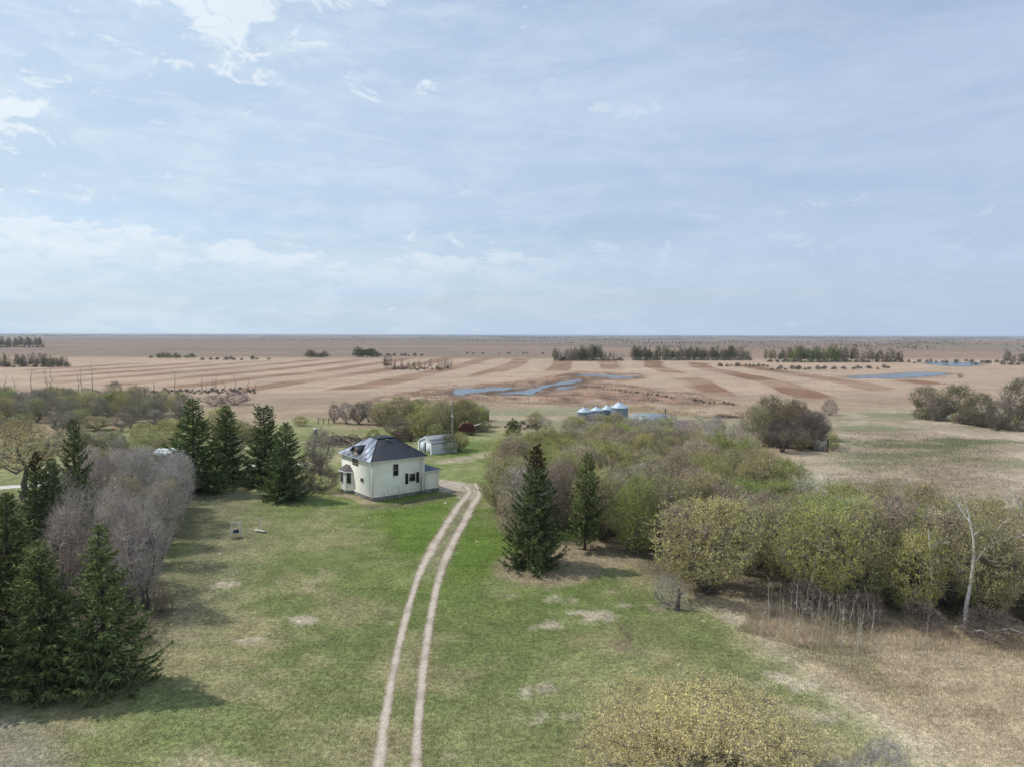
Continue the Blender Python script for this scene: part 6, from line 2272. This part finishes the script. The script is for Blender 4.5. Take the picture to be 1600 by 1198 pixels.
# ------------------------------------------------------------------ yard swing and clothes post
x, y = G(362, 840)
x2, y2 = G(376.5, 838)
S_ = empty('swing_frame', (x, y, 0), math.atan2(y2 - y, x2 - x))
W_ = math.hypot(x2 - x, y2 - y)
tag(S_, 'small metal frame holding a blue swing seat on the lawn', 'swing')
M_GALV = mat('pale_pipe_metal', (0.62, 0.62, 0.62), .5, metal=.1)
hs = HT(362, 840, 817)
for q in (0, W_):
    b = B(); b.tube([(q, 0, 0), (q, 0, hs)], .05, 8); b.tube([(q, .55, 0), (q, .02, hs * .95)], .035, 6); b.build('leg', M_GALV, S_, True)
b = B(); b.tube([(-.1, 0, hs), (W_ + .1, 0, hs)], .035, 8); b.build('top_bar', M_GALV, S_, True)
b = B()
b.box(.18, W_ - .18, -.15, .22, .52, .57)
b.box(.18, W_ - .18, .2, .25, .55, .85)
b.build('seat', mat('navy_seat', (0.03, 0.045, 0.10), .6), S_)
b = B()
for q in (.22, W_ - .22):
    b.tube([(q, -.1, .55), (q, 0, hs)], .012, 4)
    b.tube([(q, .2, .8), (q, 0, hs)], .012, 4)
b.build('chain', M_GALV, S_)
place('bare_shrub', BSHRUB[1], x + .6, y - .3, .55, 1.4, 'tuft of rusty dead weeds at the foot of the swing frame', 'weeds', None, (0.34, 0.27, 0.17))
x, y = G(407, 830)
S_ = empty('clothes_post', (x, y, 0), R_(8))
hs = HT(407, 830, 809)
tag(S_, 'T shaped clothesline post standing alone on the lawn', 'clothesline post')
b = B(); b.tube([(0, 0, 0), (0, 0, hs)], .035, 8); b.build('post', M_GALV, S_, True)
b = B(); b.tube([(-.35, 0, hs), (.12, 0, hs)], .03, 6); b.build('cross_bar', M_GALV, S_, True)
b = B(); b.lathe([(0, 0), (.14, 0), (.19, .32), (.17, .32), (.13, .03), (0, .03)], 16)
o = b.build('bucket', mat('white_plastic', (.8, .8, .78), .4), None, True); o.location = (x - .42, y - .15, 0); tag(o, 'white bucket on the lawn at the foot of the clothesline post', 'bucket')
b = B(); b.slab([(-.5, -.22, .22), (.5, -.22, .18), (.5, .22, .2), (-.5, .22, .26)], .05); b.box(-.42, -.36, -.18, .18, 0, .2); b.box(.36, .42, -.18, .18, 0, .16)
o = b.build('plank_bench', mat('pale_plank', (.42, .39, .30), .8), None); o.location = (x + .35, y - .35, 0); o.rotation_euler = (0, 0, -.5); tag(o, 'low pale plank bench right of the clothesline post', 'bench')

# small pale bits lying about
def stone(px, py, r_, col, lab, nm='stone', cat='stone', grp=None):
    x, y = G(px, py)
    bm = bmesh.new()
    bmesh.ops.create_icosphere(bm, subdivisions=2, radius=r_)
    rr_ = random.Random(px)
    for v in bm.verts:
        v.co *= 1 + rr_.uniform(-.2, .2)
        v.co.z *= .5
    me = bpy.data.meshes.new(nm)
    bm.to_mesh(me); bm.free()
    me.materials.append(mat(nm + '_surface', col, .8, var=.2))
    o = link(nm, me, loc=(x, y, r_ * .3))
    tag(o, lab, cat, grp)


stone(696, 786, .16, (.75, .72, .66), 'white stone on the lawn left of the lane, near the house shadow')
stone(577, 808, .10, (.70, .68, .60), 'small white stone on the lawn in front of the house corner')
stone(745, 846, .14, (.60, .54, .40), 'pale stone on the green grass right of the lane')
stone(178, 671, .5, (.55, .16, .12), 'red metal drum lid lying beyond the pointed dark spruce', 'drum_lid', 'lid')
stone(984, 609, .5, (.72, .72, .70), 'white rock on the slough bank')
stone(344, 865, .12, (.62, .60, .55), 'pale stone on the lawn below the swing frame')
stone(1113, 1128, .10, (.62, .60, .55), 'pale stone hidden by the catkin willow') if False else None

# ------------------------------------------------------------------ saplings in the dead grass on the right
def sapling(seed):
    r = np.random.default_rng(seed)
    n = 1
    P0 = curve(V3([[0, 0, 0]]), V3([[r.normal() * .12, r.normal() * .12, 3.0]]), 6, .006, r)
    P0[:, 1:-1, :2] *= .5
    v0, f0 = tubes(P0, .027 * (1 - .7 * np.linspace(0, 1, 6))[None], 4, r)
    k = 9
    idx = r.integers(2, 6, k)
    A = P0[0, idx]
    Bp = A + unit(np.stack([r.normal(size=k) * .5, r.normal(size=k) * .5, np.ones(k)], 1)) * r.uniform(.3, .7, (k, 1))
    v1, f1 = ribbons(curve(A, Bp, 3, .05, r), .014 * np.ones((k, 3)), r)
    return mesh_from('sapling', [(v0, f0, 0), (v1, f1, 0)], [M_SAPL])


M_SAPL = mat('pale_sapling_bark', (0.42, 0.38, 0.32), .9, var=.2)
SAP = [sapling(s) for s in (1, 2, 3)]
for X, Y, h_ in HOUSE_STEMS:
    o = link('sapling', SAP[int(h_ * 10) % 3], loc=(X, Y, 0), rz=X * 9)
    o.scale = (1.5, 1.5, h_ / 3.2)
    tag(o, 'thin leafless stem growing against the cream wall of the farmhouse', 'sapling', 'leafless stems along the house wall')
SPOLY = PG((1190, 1000), (1200, 958), (1260, 962), (1330, 975), (1365, 985), (1380, 1010), (1330, 1030), (1250, 1015))
for i, p in enumerate(poly_points(SPOLY, .92, 77, 60)):
    x, y = float(p[0]), float(p[1])
    o = link('sapling', SAP[i % 3], loc=(x, y, 0), rz=random.random() * 6)
    s = random.uniform(.55, 1.25)
    o.scale = (1, 1, s)
    px, py = topx(x, y)
    side = 'left end' if px < 1240 else ('middle' if px < 1310 else 'right end')
    tag(o, 'thin pale leafless sapling in the dead grass stand on the right, %s' % side, 'sapling', 'saplings in the dead grass')
SP2_ = PG((1380, 1010), (1440, 1000), (1500, 1030), (1480, 1080), (1400, 1060), (1300, 1060), (1240, 1035))
for i, p in enumerate(poly_points(SP2_, 1.5, 78, 24)):
    x, y = float(p[0]), float(p[1])
    o = link('sapling', SAP[i % 3], loc=(x, y, 0), rz=random.random() * 6)
    o.scale = (.9, .9, random.uniform(.35, .7))
    tag(o, 'short pale sapling scattered in the open dead grass on the right', 'sapling', 'short saplings in the open dead grass')

# ------------------------------------------------------------------ grass
def blades(poly, n, h0, h1, wd, seed, mats, cols, dens=None, lean=0.5):
    """clumps of real blades over a polygon"""
    r = np.random.default_rng(seed)
    P = np.array(poly)
    lo, hi = P.min(0), P.max(0)
    c = lo + (hi - lo) * r.random((int(n * 3.0), 2))
    ins = sdist(poly, c[:, 0], c[:, 1]) > 0
    c = c[ins]
    if dens is not None:
        c = c[r.random(len(c)) < dens(c[:, 0], c[:, 1])]
    c = c[:n]
    m_ = len(c)
    h = r.uniform(h0, h1, m_) * (0.6 + 0.8 * vnoise(c[:, 0], c[:, 1], 3.0, seed, 2))
    a = r.uniform(0, 6.283, m_)
    w_ = wd * r.uniform(.6, 1.4, m_)
    la = r.uniform(0, 6.283, m_)
    ll = lean * h * r.random(m_)
    sdx, sdy = np.cos(a) * w_ / 2, np.sin(a) * w_ / 2
    z0 = np.zeros(m_)
    v = np.stack([np.stack([c[:, 0] - sdx, c[:, 1] - sdy, z0], 1), np.stack([c[:, 0] + sdx, c[:, 1] + sdy, z0], 1),
                  np.stack([c[:, 0] + np.cos(la) * ll, c[:, 1] + np.sin(la) * ll, h], 1)], 1).reshape(-1, 3)
    f = np.arange(m_ * 3).reshape(-1, 3)
    pick = r.integers(0, len(mats), m_)
    return [(v.reshape(-1, 3, 3)[pick == k].reshape(-1, 3), np.arange((pick == k).sum() * 3).reshape(-1, 3), k) for k in range(len(mats))]


M_BLADE = bpy.data.materials.new('grass_blade')
M_BLADE.use_nodes = True
M_BLADE.node_tree.nodes.clear()
t = NT(M_BLADE.node_tree)
at = t.n('ShaderNodeAttribute', _attribute_name='soil')
geo = t.n('ShaderNodeNewGeometry')
k_ = t.ramp(geo.outputs['Random Per Island'], 0, 1, 0.6, 1.6, smooth=False)
cc = t.n('ShaderNodeCombineColor')
for q in range(3):
    t.l(k_, cc.inputs[q])
cb = t.mix(1.0, at.outputs['Color'], cc.outputs[0], 'MULTIPLY')
df, tr, mx, out = t.n('ShaderNodeBsdfDiffuse'), t.n('ShaderNodeBsdfTranslucent'), t.n('ShaderNodeMixShader'), t.n('ShaderNodeOutputMaterial')
mx.inputs[0].default_value = .3
t.l(cb, df.inputs[0]); t.l(cb, tr.inputs[0]); t.l(df.outputs[0], mx.inputs[1]); t.l(tr.outputs[0], mx.inputs[2]); t.l(mx.outputs[0], out.inputs[0])


def sward(name, parts, tint=(1, 1, 1)):
    V = np.concatenate([p[0] for p in parts])
    F = np.arange(len(V)).reshape(-1, 3)
    me = mesh_from(name, [(V, F, 0)], [M_BLADE])
    root = V.reshape(-1, 3, 3)[:, 0]
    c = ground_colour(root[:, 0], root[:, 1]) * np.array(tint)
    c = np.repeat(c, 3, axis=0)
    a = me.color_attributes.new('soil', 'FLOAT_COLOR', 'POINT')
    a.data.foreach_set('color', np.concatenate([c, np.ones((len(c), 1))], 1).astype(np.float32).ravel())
    o = link(name, me)
    tag(o, kind='stuff')


r01 = np.random.default_rng(4).random
nolane = lambda x, y: (np.minimum(lineD(RUTL[::40].tolist(), x, y), lineD(RUTR[::40].tolist(), x, y)) > .14 + .34 * r01(len(x))).astype(float)
NEARL = [(-40, 36), (-42, 60), (-50, 98), (-24, 104), (-18, 96), (8, 100), (10, 84), (16, 70), (26, 60), (40, 54), (44, 36)]
sward('lawn_grass', blades(NEARL, 300000, .04, .13, .028, 3, [0], None, lambda x, y: nolane(x, y) * np.clip(1.35 - y / 90, .12, 1), .9), (1.0, 1.02, .95))
DG_ = DRYR[:7] + [G(1800, 1215), G(1750, 960)]
sward('dry_grass', blades(DG_, 110000, .06, .22, .028, 4, [0], None, lambda x, y: .15 + .85 * sst(-1, 3, sdist(DG_, x, y)), 1.3), (1.05, 1.0, .95))
litter = blades(MASS, 45000, .1, .5, .04, 5, [0], None, None, 1.4)
EDGE = PG((1150, 985), (1190, 945), (1300, 960), (1450, 978), (1650, 1000), (1650, 1035), (1450, 1015), (1300, 1025))
litter += blades(EDGE, 20000, .12, .45, .03, 6, [0], None, None, .8)
litter += blades(BELT, 30000, .1, .5, .04, 7, [0], None, None, 1.2)
litter += blades([(-26, 45), (-26, 52), (-29, 60), (-47, 62), (-47, 43)], 18000, .1, .4, .035, 8, [0], None, None, 1.2)
RF_ = PG((1290, 700), (1300, 670), (1420, 668), (1620, 690), (1640, 850), (1440, 840), (1300, 790), (1230, 745))
litter += blades(RF_, 60000, .1, .4, .06, 10, [0], None, lambda x, y: sst(0, 14, sdist(RF_, x, y)), 1.2)
sward('dead_undergrowth', litter, (1.0, 1.0, 1.0))
reeds = blades(SLOUGH, 60000, .3, .9, .09, 9, [0], None, lambda x, y: (vnoise(x, y, 7, 62, 3) > .44) * np.prod([sdist(p, x, y) < -.6 for _, p in PONDW], axis=0).astype(float), .5)
sward('reeds', reeds, (1.35, 1.25, 1.2))

# ------------------------------------------------------------------ the air
b = B()
b.box(-34000, 34000, -34000, 34000, -24.0, 27.0)
me = mesh_from('haze', b.parts, [])
mh = bpy.data.materials.new('haze_air')
mh.use_nodes = True
mh.node_tree.nodes.clear()
t = NT(mh.node_tree)
pv = t.n('ShaderNodeVolumePrincipled', Density=0.000072)
pv.inputs['Color'].default_value = (0.80, 0.88, 1.0, 1)
pv.inputs['Anisotropy'].default_value = 0.2
out = t.n('ShaderNodeOutputMaterial')
t.l(pv.outputs[0], out.inputs['Volume'])
me.materials.append(mh)
o = link('haze', me)
tag(o, kind='stuff')
